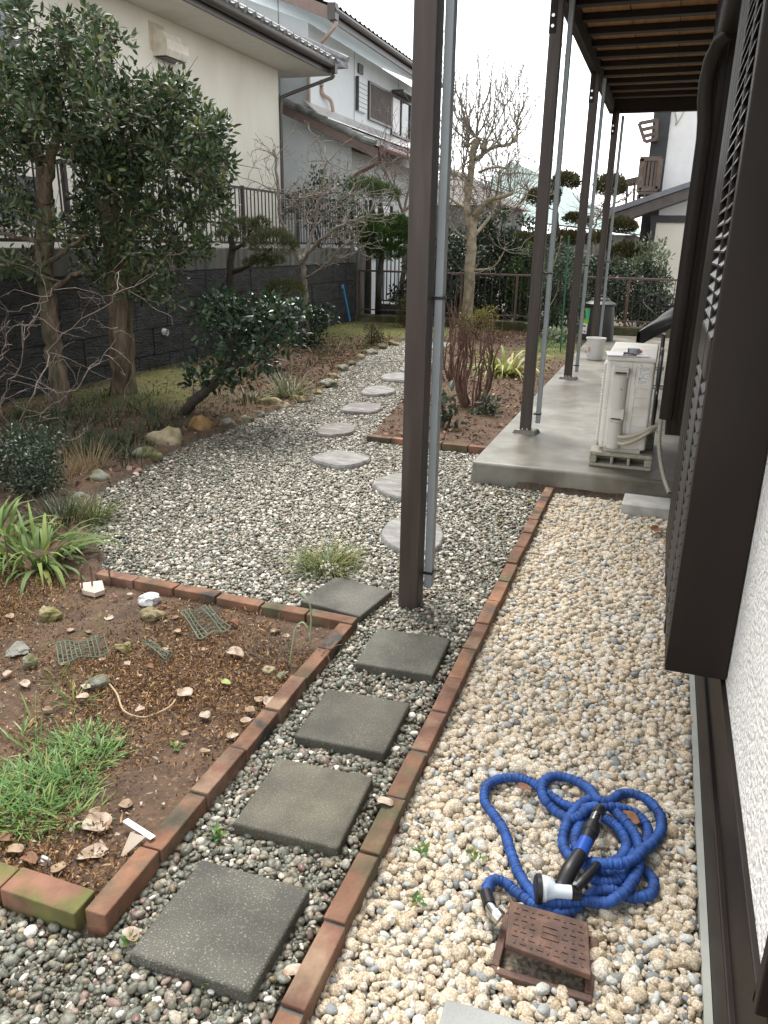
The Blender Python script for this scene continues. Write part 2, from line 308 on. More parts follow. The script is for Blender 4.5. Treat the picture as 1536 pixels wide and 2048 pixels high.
m_dleaf = [mat('dry_leaf_tan', (.30, .215, .14), rough=.8, var=.3, scale=40, col2=(.18, .115, .07), scale2=30), mat('dry_leaf_orange', (.24, .115, .055), rough=.8, var=.3, scale=30, col2=(.14, .07, .04), scale2=30),
           mat('dry_leaf_pale', (.40, .33, .265), rough=.8, var=.25, scale=40, col2=(.26, .185, .125), scale2=35), mat('fallen_leaf_green', (.24, .28, .08), rough=.6, var=.15)]

m_pebg = ramp_mat('grey_green_pebble', [(0, (0.059, 0.058, 0.04)), (.25, (0.106, 0.102, 0.072)), (.45, (0.14, 0.14, 0.108)), (.6, (0.178, 0.184, 0.148)), (.72, (0.119, 0.132, 0.112)), (.80, (0.195, 0.152, 0.09)), (.88, (0.229, 0.216, 0.169)), (.94, (0.17, 0.1, 0.083)), (1, (0.339, 0.312, 0.245))], rough=.48, source='obj', speck=.3, bscale=190, bump=.35)
m_pebl = ramp_mat('pale_pebble', [(0, (0.259, 0.26, 0.212)), (.3, (0.393, 0.381, 0.318)), (.5, (0.345, 0.288, 0.208)), (.75, (0.575, 0.549, 0.477)), (1, (0.709, 0.67, 0.601))], rough=.6, source='obj', speck=.3, bscale=200, bump=.3)
m_pebw = ramp_mat('cream_granite_pebble', [(0, (0.422, 0.342, 0.238)), (.2, (0.551, 0.468, 0.346)), (.4, (0.624, 0.54, 0.41)), (.55, (0.496, 0.387, 0.268)), (.7, (0.661, 0.603, 0.488)), (.85, (0.514, 0.45, 0.363)), (1, (0.698, 0.657, 0.57))], rough=.8, source='obj', speck=.42, bscale=210, bump=.7)
m_pebb = ramp_mat('blue_grey_pebble', [(0, (0.156, 0.175, 0.175)), (.3, (0.313, 0.331, 0.327)), (.6, (0.46, 0.469, 0.442)), (.85, (0.534, 0.524, 0.488)), (1, (0.092, 0.101, 0.106))], rough=.6, source='obj', speck=.22, bscale=200, bump=.3)

# ================================================================ THE GROUND
def inside(P, poly):
    P = np.asarray(P); x, y = P[:, 0], P[:, 1]; r = np.zeros(len(P), bool); q = np.asarray(poly)
    for (x0, y0), (x1, y1) in zip(q, np.roll(q, -1, 0)):
        if y0 != y1:
            c = ((y0 > y) != (y1 > y)) & (x < (x1 - x0) * (y - y0) / (y1 - y0) + x0); r ^= c
    return r
def W2(*pts): return [tuple(g(*p)[:2]) for p in pts]
GRAVEL = [(-3.4, .2), (-.585, .2), (-.585, 4.9), (-1.07, 4.93), (-1.07, 5.70)] + W2((737, 883), (775, 842), (830, 778), (862, 732), (905, 686), (800, 684), (755, 701), (715, 723), (680, 745), (640, 786), (590, 809), (540, 826), (470, 857), (395, 882), (325, 917), (285, 942), (190, 992), (175, 1060), (205, 1120), (205, 1150)) + [(-2.28, 2.74), (-1.03, 2.71), (-1.025, 1.085), (-3.4, 1.075)]
BED = [(-3.4, 1.16), (-1.09, 1.16), (-1.09, 2.64), (-2.3, 2.68), (-3.4, 2.9)]
WHITE = [(-.525, .2), (.25, .2), (.25, 4.88), (-.525, 4.88)]
NOISE = np.array([[noise.noise(Vector((i * .37, j * .37, 3))) for j in range(64)] for i in range(64)])
def vnoise(x, y, s):
    u, v = (np.asarray(x) * s) % 63, (np.asarray(y) * s) % 63; i, j = u.astype(int), v.astype(int); a, b = u - i, v - j
    i2, j2 = (i + 1) % 64, (j + 1) % 64
    return (NOISE[i, j] * (1 - a) + NOISE[i2, j] * a) * (1 - b) + (NOISE[i, j2] * (1 - a) + NOISE[i2, j2] * a) * b
def soil_h(x, y): return .008 + .016 * vnoise(x + 50, y + 9, 5.3) + .012 * vnoise(x + 31, y + 7, 15) + .006 * vnoise(x + 13, y + 5, 43)
# far ground, out to the horizon
ms_far = mat('dry_brown_ground', (.12, .10, .07), rough=.95, var=.3, scale=.7)
gnd = G(); gnd.add([(-200, -60, -.14), (200, -60, -.14), (200, 240, -.14), (-200, 240, -.14)], [[0, 1, 2, 3]])
tag(gnd.build('ground', ms_far), 'flat brown ground under and beyond the garden', None, kind='structure')
# garden soil: one finely uneven sheet with moss patches and the grit under the gravel
m_soil = bpy.data.materials.new('garden_soil'); m_soil.use_nodes = True
n = m_soil.node_tree.nodes; l = m_soil.node_tree.links; P = n['Principled BSDF']; P.inputs['Roughness'].default_value = .95
geo = n.new('ShaderNodeNewGeometry')
def nz(s, d=6):
    t = n.new('ShaderNodeTexNoise'); t.inputs['Scale'].default_value = s; t.inputs['Detail'].default_value = d; l.new(geo.outputs['Position'], t.inputs['Vector']); return t.outputs['Fac']
def mixc(f, a, b):
    x = n.new('ShaderNodeMix'); x.data_type = 'RGBA'; l.new(f, x.inputs[0])
    for s_, k in ((a, 6), (b, 7)):
        if isinstance(s_, tuple): x.inputs[k].default_value = (*s_, 1)
        else: l.new(s_, x.inputs[k])
    return x.outputs[2]
def rng_(f, a, b):
    r = n.new('ShaderNodeMapRange'); r.inputs[1].default_value = a; r.inputs[2].default_value = b; l.new(f, r.inputs[0]); return r.outputs[0]
def attr(a):
    t = n.new('ShaderNodeAttribute'); t.attribute_name = a; return t.outputs['Fac']
soil = mixc(rng_(nz(9), .35, .65), (.058, .036, .023), (.115, .070, .043)); soil = mixc(rng_(nz(60, 3), .58, .72), soil, (.20, .125, .07))
mossc = mixc(rng_(nz(25), .35, .65), (.06, .065, .017), (.15, .142, .036))
mo = n.new('ShaderNodeMath'); mo.operation = 'MULTIPLY_ADD'; l.new(nz(7), mo.inputs[0]); mo.inputs[1].default_value = .9; l.new(attr('moss'), mo.inputs[2])
c = mixc(rng_(mo.outputs[0], .72, .95), soil, mossc)
grit = mixc(rng_(nz(70, 3), .4, .62), (.06, .056, .045), (.15, .14, .115))
wg = mixc(rng_(nz(90, 3), .4, .62), (.14, .115, .085), (.34, .29, .22)); grit = mixc(attr('cream'), grit, wg)
c = mixc(attr('grit'), c, grit); l.new(c, P.inputs['Base Color'])
b = n.new('ShaderNodeBump'); b.inputs['Strength'].default_value = .8; b.inputs['Distance'].default_value = .015; l.new(nz(70, 5), b.inputs['Height']); l.new(b.outputs[0], P.inputs['Normal'])
nx, ny = 200, 420
xs, ys = np.linspace(-5.6, .5, nx), np.linspace(.1, 14.5, ny); X, Y = np.meshgrid(xs, ys, indexing='ij'); Pg = np.stack([X.ravel(), Y.ravel()], 1)
ing = inside(Pg, GRAVEL) | inside(Pg, WHITE) | ((Pg[:, 0] > -.6) & (Pg[:, 1] < 4.9)) | ((Pg[:, 0] > -1.04) & (Pg[:, 1] > .2) & (Pg[:, 1] < 2.72)) | ((Pg[:, 1] < 1.1))
mosv = np.zeros(len(Pg))
for (px, py), r, a in (((270, 800), .9, .6), ((330, 760), 1.0, .58), ((420, 720), .8, .5), ((700, 662), 1.5, 1.0), ((620, 668), 1.2, .7), ((780, 668), 1.2, .9), ((1110, 715), .8, .7), ((60, 800), .9, .4), ((170, 1260), .3, .28), ((880, 790), .5, .3)):
    q = g(px, py); mosv = np.maximum(mosv, a * np.exp(-((Pg[:, 0] - q[0]) ** 2 + (Pg[:, 1] - q[1]) ** 2) / (r * r)))
Z = soil_h(Pg[:, 0], Pg[:, 1]) + .05 * mosv * (~ing); Z = np.where(ing, -.022, Z)
Z += np.where(~ing & (Pg[:, 1] > 2.75), .03, 0)
so_ = G(); i, j = np.meshgrid(np.arange(nx - 1), np.arange(ny - 1), indexing='ij'); k = (i * ny + j).ravel()
so_.add(np.column_stack([Pg, Z]), np.stack([k, k + ny, k + ny + 1, k + 1], 1))
o = so_.build('garden_ground', m_soil, smooth=True, sharp=0)
for nm, v in (('moss', mosv), ('grit', ing.astype(float)), ('cream', ((Pg[:, 0] > -.54) & (Pg[:, 1] < 4.9)).astype(float))):
    a = o.data.attributes.new(nm, 'FLOAT', 'POINT'); a.data.foreach_set('value', v.astype(np.float32))
tag(o, 'garden soil with moss patches and damp grit under the pebbles', None, kind='structure')

# ---------------------------------------------------------------- gravel: real pebbles scattered by a geometry node tree
def pebbles(name, P, S, idx, kinds, label):
    N = len(P); me = bpy.data.meshes.new(name); me.vertices.add(N); me.vertices.foreach_set('co', P.astype(np.float32).ravel()); me.update()
    rot = np.column_stack([rng.normal(0, .32, N), rng.normal(0, .32, N), rng.uniform(0, 6.28, N)])
    for nm, v in (('peb_rot', rot), ('peb_scale', S)):
        a = me.attributes.new(nm, 'FLOAT_VECTOR', 'POINT'); a.data.foreach_set('vector', v.astype(np.float32).ravel())
    a = me.attributes.new('peb_kind', 'INT', 'POINT'); a.data.foreach_set('value', idx.astype(np.int32))
    o = bpy.data.objects.new(name, me); COL.objects.link(o)
    for mm in {id(k_[0]): k_[0] for k_ in kinds}.values(): me.materials.append(mm)
    t = bpy.data.node_groups.new(name, 'GeometryNodeTree'); t.interface.new_socket('Geometry', in_out='INPUT', socket_type='NodeSocketGeometry'); t.interface.new_socket('Geometry', in_out='OUTPUT', socket_type='NodeSocketGeometry')
    N_, L_ = t.nodes, t.links; gi = N_.new('NodeGroupInput'); go = N_.new('NodeGroupOutput'); join = N_.new('GeometryNodeJoinGeometry')
    def na(nm, ty):
        q = N_.new('GeometryNodeInputNamedAttribute'); q.data_type = ty; q.inputs['Name'].default_value = nm; return q.outputs['Attribute']
    ra, sa, ka = na('peb_rot', 'FLOAT_VECTOR'), na('peb_scale', 'FLOAT_VECTOR'), na('peb_kind', 'INT')
    for k, (mm, rough, sub) in enumerate(kinds):
        ico = N_.new('GeometryNodeMeshIcoSphere'); ico.inputs['Radius'].default_value = 1; ico.inputs['Subdivisions'].default_value = sub
        pos = N_.new('GeometryNodeInputPosition'); off = N_.new('ShaderNodeVectorMath'); off.inputs[1].default_value = (k * 9.7, k * 3.1, 5 - k); L_.new(pos.outputs[0], off.inputs[0])
        tx = N_.new('ShaderNodeTexNoise'); tx.inputs['Scale'].default_value = .85; tx.inputs['Detail'].default_value = 2.0; L_.new(off.outputs[0], tx.inputs['Vector'])
        sb = N_.new('ShaderNodeVectorMath'); sb.operation = 'SUBTRACT'; sb.inputs[1].default_value = (.5, .5, .5); L_.new(tx.outputs['Color'], sb.inputs[0])
        scn = N_.new('ShaderNodeVectorMath'); scn.operation = 'SCALE'; scn.inputs['Scale'].default_value = rough; L_.new(sb.outputs[0], scn.inputs[0])
        sp = N_.new('GeometryNodeSetPosition'); L_.new(ico.outputs['Mesh'], sp.inputs['Geometry']); L_.new(scn.outputs[0], sp.inputs['Offset'])
        ss = N_.new('GeometryNodeSetShadeSmooth'); L_.new(sp.outputs[0], ss.inputs[0])
        sm = N_.new('GeometryNodeSetMaterial'); sm.inputs['Material'].default_value = mm; L_.new(ss.outputs[0], sm.inputs[0])
        cmp_ = N_.new('FunctionNodeCompare'); cmp_.data_type = 'INT'; cmp_.operation = 'EQUAL'; L_.new(ka, cmp_.inputs[2]); cmp_.inputs[3].default_value = k
        ip = N_.new('GeometryNodeInstanceOnPoints'); L_.new(gi.outputs[0], ip.inputs['Points']); L_.new(cmp_.outputs[0], ip.inputs['Selection']); L_.new(sm.outputs[0], ip.inputs['Instance'])
        L_.new(ra, ip.inputs['Rotation']); L_.new(sa, ip.inputs['Scale']); L_.new(ip.outputs[0], join.inputs[0])
    L_.new(join.outputs[0], go.inputs[0])
    md = o.modifiers.new('scatter', 'NODES'); md.node_group = t
    return tag(o, label, None, kind='stuff')
def hexpts(poly, sp, jit):
    q = np.asarray(poly); x0, y0 = q.min(0); x1, y1 = q.max(0)
    yy = np.arange(y0, y1, sp * .87); P = np.concatenate([np.column_stack([np.arange(x0 + (i % 2) * sp / 2, x1, sp), np.full(len(np.arange(x0 + (i % 2) * sp / 2, x1, sp)), y)]) for i, y in enumerate(yy)])
    P = P + rng.uniform(-jit, jit, P.shape) * sp; return P[inside(P, poly)]
def visible(P, mg=60):
    D = (np.column_stack([P, np.zeros(len(P))]) - EYE) @ CAM.T; u = D[:, 0] / D[:, 2] * FPX + 768; v = D[:, 1] / D[:, 2] * FPX + 1024
    return (D[:, 2] > 0) & (u > -mg - 500) & (u < 1536 + mg) & (v < 2048 + 220)
PAVERS = [[(642, 1148), (785, 1175), (745, 1243), (607, 1200)], [(760, 1250), (902, 1275), (860, 1352), (712, 1330)], [(655, 1377), (822, 1405), (768, 1505), (590, 1465)], [(570, 1527), (742, 1555), (670, 1690), (465, 1630)], [(400, 1715), (617, 1773), (502, 1990), (265, 1900)]]
pav = []
for q in PAVERS:
    c = np.array([g(x, y, .035) for x, y in q]); e = c[1] - c[0] + c[2] - c[3]; pav.append((c[:, :2].mean(0), math.atan2(e[1], e[0])))
P = hexpts(GRAVEL, .0162, .36); P = np.concatenate([P, hexpts(GRAVEL, .024, .5)]); P = P[visible(P)]; N = len(P)
keep = np.ones(N, bool)
for (c, a) in pav:
    d = P - c; ca, sa = math.cos(a), math.sin(a); keep &= ~((abs(d[:, 0] * ca + d[:, 1] * sa) < .143) & (abs(-d[:, 0] * sa + d[:, 1] * ca) < .143))
P = P[keep]; N = len(P)
L = np.clip(rng.lognormal(math.log(.0086), .30, N), .0045, .018); S = np.column_stack([L * rng.uniform(.95, 1.25, N), L * rng.uniform(.7, .95, N), L * rng.uniform(.42, .68, N)])
Zp = rng.uniform(-.012, .006, N) + .006 * vnoise(P[:, 0] + 20, P[:, 1], 4)
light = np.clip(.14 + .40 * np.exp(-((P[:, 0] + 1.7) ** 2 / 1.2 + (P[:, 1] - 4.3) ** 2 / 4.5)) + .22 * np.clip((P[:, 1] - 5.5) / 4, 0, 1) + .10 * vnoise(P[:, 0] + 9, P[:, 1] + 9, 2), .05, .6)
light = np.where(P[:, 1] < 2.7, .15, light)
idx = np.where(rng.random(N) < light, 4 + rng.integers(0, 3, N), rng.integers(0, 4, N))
P2 = hexpts([(-3.2, .3), (-.585, .3), (-.585, 3.6), (-2.6, 3.6), (-2.3, 2.75), (-1.03, 2.72), (-1.025, 1.08), (-3.2, 1.07)], .0105, .5); P2 = P2[visible(P2)]; n2 = len(P2); L2 = rng.uniform(.003, .0062, n2)
P = np.concatenate([P, P2]); S = np.concatenate([S, np.column_stack([L2 * 1.2, L2, L2 * .8])]); Zp = np.concatenate([Zp, rng.uniform(-.012, -.002, n2)]); idx = np.concatenate([idx, np.where(rng.random(n2) < .2, 4, rng.integers(0, 4, n2))])
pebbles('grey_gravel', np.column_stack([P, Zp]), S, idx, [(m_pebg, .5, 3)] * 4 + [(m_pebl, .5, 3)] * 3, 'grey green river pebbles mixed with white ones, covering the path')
P = hexpts(WHITE, .0195, .34); P = np.concatenate([P, hexpts(WHITE, .024, .5)]); P = P[~((P[:, 0] > -.175) & (P[:, 0] < .030) & (P[:, 1] > 1.312) & (P[:, 1] < 1.48))]; N = len(P)
L = np.clip(rng.lognormal(math.log(.0103), .34, N), .005, .021); S = np.column_stack([L * rng.uniform(.95, 1.22, N), L * rng.uniform(.78, .98, N), L * rng.uniform(.62, .88, N)])
Zp = rng.uniform(-.014, .008, N)
idx = np.where(rng.random(N) < .22, 5 + rng.integers(0, 3, N), rng.integers(0, 5, N)); S[idx >= 5] *= np.array([.95, .85, .8])
P2 = hexpts(WHITE, .0115, .5); P2 = P2[~((P2[:, 0] > -.17) & (P2[:, 0] < .025) & (P2[:, 1] > 1.317) & (P2[:, 1] < 1.475))]; n2 = len(P2); L2 = rng.uniform(.0035, .0075, n2)
P = np.concatenate([P, P2]); S = np.concatenate([S, np.column_stack([L2 * 1.2, L2, L2 * .85])]); Zp = np.concatenate([Zp, rng.uniform(-.013, -.001, n2)]); idx = np.concatenate([idx, np.where(rng.random(n2) < .15, 5, rng.integers(0, 5, n2))])
pebbles('cream_gravel', np.column_stack([P, Zp]), S, idx, [(m_pebw, .42, 4)] * 5 + [(m_pebb, .4, 4)] * 3, 'cream granite pebbles with some blue grey ones beside the house')

# ================================================================ PAVING, BRICK EDGING, SLAB
pl = ['dark square paver at the grass tuft by the grey pipe post', 'dark square paver second from the post beside the corner of the bricks', 'dark square paver in the middle of the row of five', 'dark square paver fourth from the post and second nearest', 'largest nearest dark square paver at the bed corner']
for k, ((c, a), lb) in enumerate(zip(pav, pl)):
    b = G(); b.box(-.149, .149, -.149, .149, -.03, .034); o = b.build('square_paver', m_pavers[k], bevel=.008, seg=3)
    o.location = (c[0], c[1], rng.uniform(-.002, .003)); o.rotation_euler = (rng.normal(0, .012), rng.normal(0, .012), a); tag(o, lb, 'paver', 'dark square pavers in the pebble path')
q0, q1 = g(900, 2002, .03), g(1063, 2045, .03)
b = G(); b.box(0, .3, -.3, 0, -.03, .03); o = b.build('square_paver', m_paver_l, bevel=.005); o.location = (q0[0] - .01, q0[1] + .004, 0); o.rotation_euler = (0, 0, .03)
tag(o, 'pale grey paver among cream pebbles cut off by the bottom edge', 'paver')
def brick(name, cx, cy, L, Wd, top, ang, mt, label, group, h=.11):
    b = G(); b.box(-L / 2, L / 2, -Wd / 2, Wd / 2, -h, 0); o = b.build(name, mt, bevel=.004, seg=2)
    o.location = (cx, cy, top + rng.uniform(-.003, .004)); o.rotation_euler = (rng.normal(0, .012), rng.normal(0, .01), ang + rng.normal(0, .012)); return tag(o, label, 'brick', group)
y = 4.862; k = 0
while y > .75:
    L = .213; x = np.interp(y, [1.0, 4.9], [-.531, -.546])
    brick('edging_brick', x + rng.uniform(-.003, .003), y - L / 2, L, .054, .05, R_(90), m_bricks[rng.integers(0, 5)], 'terracotta brick in the long row between grey and cream pebbles', 'bricks between grey and cream pebbles')
    if k % 3 == 1 or y < 1.9:
        pass
    y -= L + .012; k += 1
mo_ = G(); pf = [(.70, -.09), (4.87, -.09), (4.87, -.02)]
for q in range(k):
    yy = 4.862 - (q + 1) * .225 + .006; pf += [(yy + .0065, -.02), (yy + .0065, .043), (yy - .0065, .043), (yy - .0065, -.02)]
pf += [(.70, -.02)]; mo_.prism(pf, -.0255, .0255); v = mo_.v[-1]; mo_.v[-1] = np.column_stack([-.538 - v[:, 2] * 1.0 - (v[:, 0] - 2.9) * .0038, v[:, 0], v[:, 1]])
tag(settle(mo_.build('mortar_bed', m_mortar)), 'dark mortar in the joints of the long brick row', 'mortar')
y = 2.645
for k in range(7):
    L = .213; brick('edging_brick', -1.052, y - L / 2, L, .056, .05, R_(90), m_bricks[rng.integers(0, 5)], 'terracotta brick along the right side of the soil bed', 'bricks along the right side of the soil bed'); y -= L + .008
x = -1.024
for k in range(6):
    L = .206; yy = np.interp(x - L / 2, [-2.27, -1.02], [2.718, 2.676]); brick('edging_brick', x - L / 2, yy, L, .058, .05, R_(178), m_bricks[rng.integers(0, 5)], 'terracotta brick along the far side of the soil bed', 'bricks along the far side of the soil bed'); x -= L + .008
x = -1.093
for k in range(6):
    L = .21; brick('edging_brick', x - L / 2, 1.125, L, .075, .05, 0.01, m_brick_moss, 'mossy terracotta brick along the near side of the soil bed', 'mossy bricks along the near side of the soil bed'); x -= L + .01
x = -2.09
for k in range(5):
    L = .2; brick('edging_brick', x + L / 2, 5.72 - .004 * k, L, .07, .055, -.02, m_bricks[(k * 2) % 5], 'terracotta brick in front of the bed of bare brown stems', 'bricks in front of the shrub bed'); x += L + .006
# slab
sb = G(); sb.prism([(-1.065, 4.915), (.27, 4.925), (.27, 13.4), (-1.03, 13.4)], -.13, .148)
o = sb.build('concrete_slab', m_conc, bevel=.018, seg=3); tag(o, 'damp concrete slab under the veranda roof beside the house', 'slab')
q = g(1250, 985, .07); b = G(); b.box(0, .34, -.235, 0, -.05, .07); o = b.build('step_block', m_conc_l, bevel=.006); o.location = (q[0], q[1] - .005, 0); o.rotation_euler = (0, 0, -.03); tag(o, 'pale concrete step block lying against the slab', 'block')

# ================================================================ OUR HOUSE, on the right
house = thing('rendered_house', 'white roughcast house with dark brown louvred shutters on the right', 'house', (.3, 4, 0))
def H(name, gg, m_, **kw):
    for v in gg.v: v -= np.array([.3, 4, 0])
    return gg.build(name, m_, house, **kw)
b = G(); b.box(.278, .55, 1.075, 13.2, .405, 3.4); H('wall', b, m_render)
b = G(); b.box(.286, .5, .30, 13.2, .02, .375); b.box(.273, .30, .25, 13.2, -.05, .15); H('base_board', b, m_brown, bevel=.004)
b = G(); b.box(.255, .272, .2, 4.9, -.1, .012); H('footing', b, m_foot)
b = G(); b.box(.266, .50, 1.06, 13.2, .376, .404); b.box(.266, .50, 1.045, 1.074, .376, 2.5); H('frame_trim', b, m_brown, bevel=.003)
b = G(); b.box(.30, .50, .93, 1.04, .405, .45); b.box(.33, .50, .93, 1.04, .451, 2.4); H('doorway_frame', b, m_black)
# near shutter: two columns of louvres in a frame that stands off the wall
def shutter_leaf(x, y0, y1, z0, z1, label=None, cols=None, mid=1.24):
    f = G(); f.box(x, .276, y0, y0 + .075, z0, z1); f.box(x + .022, .27, y0 + .075, y1, z0 + .02, z1)     # return of the box and its back
    for a, b_ in cols[1]: f.box(x - .004, x + .021, a, b_, z0, z1)
    f.box(x, x + .021, y0 + .075, y1, z0, z0 + .055)
    S = H('shutter', f, m_brown, bevel=.004)
    if label: S['label'] = label
    lv = G()
    for a, b_ in cols[0]:
        z = z0 + .08
        while z < z1 - .03:
            if abs(z - mid) > .055:
                lv.hexa([(x - .004, a, z - .016), (x + .0195, a, z + .012), (x + .0195, b_, z + .012), (x - .004, b_, z - .016), (x - .004, a, z - .011), (x + .0195, a, z + .017), (x + .0195, b_, z + .017), (x - .004, b_, z - .011)])
            z += .0335
    o = lv.build('louvre', m_louvre, S)
    r = G()
    for a, b_ in cols[0]: r.box(x - .006, x + .0205, a, b_, mid - .05, mid + .05)
    for gg in (lv, r):
        for v in gg.v: v -= np.array([.3, 4, 0])
    bpy.data.objects.remove(o); lv.build('louvre', m_louvre, S); r.build('mid_rail', m_louvre, S, bevel=.003)
shutter_leaf(.121, 2.02, 3.13, .42, 3.0, 'near louvred shutter with two columns of blades', ([(2.097, 2.24), (2.285, 2.60)], [(2.241, 2.284), (2.601, 2.70), (2.72, 2.86), (2.88, 3.13)]))
f = G(); f.box(.085, .27, 4.3, 4.325, .57, 2.9); f.box(.085, .27, 4.327, 6.0, .58, 2.9)
for xx in (.10, .13, .16, .2): f.box(xx, xx + .008, 4.292, 4.2995, .58, 2.9)
H('shutter_box', f, m_brown, bevel=.004)
f = G(); zz = [.672, 1.2, 2.05, 2.13, 2.2, 2.28, 2.34, 2.36]; f.tube([(.078, 4.27, .66), (.078, 4.27, 1.2), (.078, 4.27, 1.98), (.072, 4.27, 2.06), (.060, 4.27, 2.14), (.057, 4.265, 2.22), (.066, 4.25, 2.30), (.09, 4.2, 2.36), (.13, 4.13, 2.38)], .032, 16)
H('downpipe', f, m_brown, smooth=True)
f = G(); f.tube([(.125, -.2, 2.44), (.125, 2, 2.43), (.125, 4.22, 2.42)], .05, 14); f.box(.10, .28, -.2, 4.25, 2.48, 2.52); H('eaves_gutter', f, m_brown, smooth=True)

# ================================================================ VERANDA ROOF ON POSTS
ver = thing('veranda_roof', 'dark brown flat veranda roof on four slim posts', 'veranda', (-.9, 6, 0))
OV = np.array([-.9, 6, 0])
def Vp(name, gg, m_, parent=None, **kw):
    for v in gg.v: v -= OV
    return gg.build(name, m_, parent or ver, **kw)
b = G(); b.box(-.935, -.875, 2.86, 11.2, 3.06, 3.26); Vp('edge_beam', b, m_joist, bevel=.004)
b = G(); b.box(-.874, .27, 11.12, 11.2, 3.06, 3.26); Vp('end_beam', b, m_joist, bevel=.004)
y = 11.121 - .405
while y > 2.9:
    b = G(); b.box(-.874, .275, y - .045, y + .045, 3.165, 3.215); Vp('joist', b, m_joist, bevel=.003); y -= .4385
b = G()
for x in np.arange(-.874, .2, .36): b.box(x + .004, x + .356, 2.88, 11.11, 3.216, 3.235)
Vp('ceiling_board', b, m_deckwood)
b = G(); b.box(-.96, .5, 2.85, 11.25, 3.262, 3.30); Vp('roof_deck', b, m_joist)
for k, (y, lb) in enumerate(((2.99, 'nearest post, standing in the pebbles'), (5.89, 'second post, on the slab corner'), (8.62, 'third post, beside the white bucket'), (11.02, 'farthest post, by the dark bin'))):
    zb = -.02 if k == 0 else .15
    x = (-.889, -.877, -.877, -.835)[k]; p = G(); p.box(x - .043, x + .043 - .006 * (k > 0), y - .035, y + .035 + .02 * (k == 0), zb, 3.06); po = Vp('post', p, m_post, bevel=.004, seg=2); po['label'] = lb
    gp = G(); gx = x + .066 if k == 0 else x + .078; gy = y + .06; gz = .06 if k == 0 else .20
    gp.box(gx - .016, gx + .016, gy - .024, gy + .024, gz + .02, 3.02); Vp('side_pole', gp, m_grey_al, po, bevel=.003)
    st = G()
    for z in (1.30 if k == 0 else 1.31, gz + .09): st.box(x + .0435, gx + .020, gy - .028, gy + .028, z - .006, z + .006)
    Vp('strap', st, m_black, po)
    br = G(); br.box(x - .046, x - .043, y - .03, y + .03, 2.80, 3.06); br.box(x - .046, x + .0, y - .039, y - .036, 2.80, 3.06); Vp('bracket', br, m_brown, po, bevel=.001)
    bo = G()
    for z in (2.84, 2.90): bo.tube([(x - .022, y - .036, z), (x - .022, y - .047, z)], .011, 6)
    if k: bo.tube([(x - .02, y - .035, .185), (x - .02, y - .040, .185)], .006, 6); bo.tube([(x + .015, y - .035, .185), (x + .015, y - .040, .185)], .006, 6)
    Vp('bolt', bo, m_steel, po)
    if k:
        pd = G(); pd.prism([(x - .10, y - .045), (x + .09, y - .06), (x + .11, y + .06), (x - .08, y + .08)], .14, .178, [(x - .08, y - .04), (x + .075, y - .05), (x + .09, y + .05), (x - .065, y + .06)]); Vp('mortar_pad', pd, m_conc, po, bevel=.008)

# ================================================================ STEPPING STONES AND ROCKS
def outline(px, z, n=28):                  # smooth closed outline through photo points on the ground
    q = np.array([g(x, y, z)[:2] for x, y in px]); k = len(q); out = []
    for i in range(k):
        p0, p1, p2, p3 = q[i - 1], q[i], q[(i + 1) % k], q[(i + 2) % k]
        for t in np.arange(0, 1, k / n):
            out.append(.5 * (2 * p1 + (p2 - p0) * t + (2 * p0 - 5 * p1 + 4 * p2 - p3) * t * t + (3 * p1 - p0 - 3 * p2 + p3) * t ** 3))
    out = np.array(out)
    if np.sum(out[:, 0] * np.roll(out[:, 1], -1) - np.roll(out[:, 0], -1) * out[:, 1]) < 0: out = out[::-1]
    c = out.mean(0); d = np.linalg.norm(out - c, axis=1); return c + (out - c) * (1 + rng.normal(0, .012, len(out)))[:, None]
STEPS = [([(761, 1068), (780, 1040), (825, 1034), (872, 1042), (889, 1072), (872, 1098), (825, 1104), (785, 1092)], m_step, 'round pale stepping stone directly behind the nearest post'),
         ([(744, 966), (775, 950), (820, 945), (850, 960), (858, 985), (830, 998), (780, 990)], m_step, 'pale stepping stone half hidden by the nearest post'),
         ([(622, 914), (650, 905), (685, 901), (738, 912), (735, 922), (690, 932), (645, 926)], m_step, 'palest flat stepping stone alone in the open gravel'),
         ([(633, 861), (650, 850), (690, 846), (710, 853), (705, 864), (670, 870), (643, 869)], m_step_d, 'oval brownish stepping stone near the corner of the shrub bed'),
         ([(681, 818), (700, 807), (730, 805), (763, 810), (750, 823), (700, 823)], m_step_d, 'angular brown grey stepping stone beyond the oval one'),
         ([(721, 783), (740, 773), (770, 772), (793, 780), (770, 788), (735, 788)], m_step, 'pale grey stepping stone third from the far end of the curve'),
         ([(761, 753), (780, 746), (815, 746), (850, 752), (820, 761), (775, 759)], m_step, 'grey stepping stone just left of the tall nearest post, far along the path'),
         ([(797, 737), (815, 733), (845, 735), (850, 742), (815, 744)], m_step, 'farthest small stepping stone beside the nearest post'),
         ([(862, 690), (885, 684), (905, 688), (890, 695), (866, 696)], m_step, 'small far stepping stone right of the nearest post')]
for px, mt, lb in STEPS:
    q = outline(px, .03); c = q.mean(0); b = G(); b.prism([tuple(p) for p in c + (q - c) * 1.02], -.04, .018, [tuple(p) for p in q]); b.prism([tuple(p) for p in q], .0181, .034, [tuple(p) for p in c + (q - c) * .95])
    tag(settle(b.build('stepping_stone', mt, bevel=.004)), lb, 'stepping stone', 'natural stepping stones in the gravel')
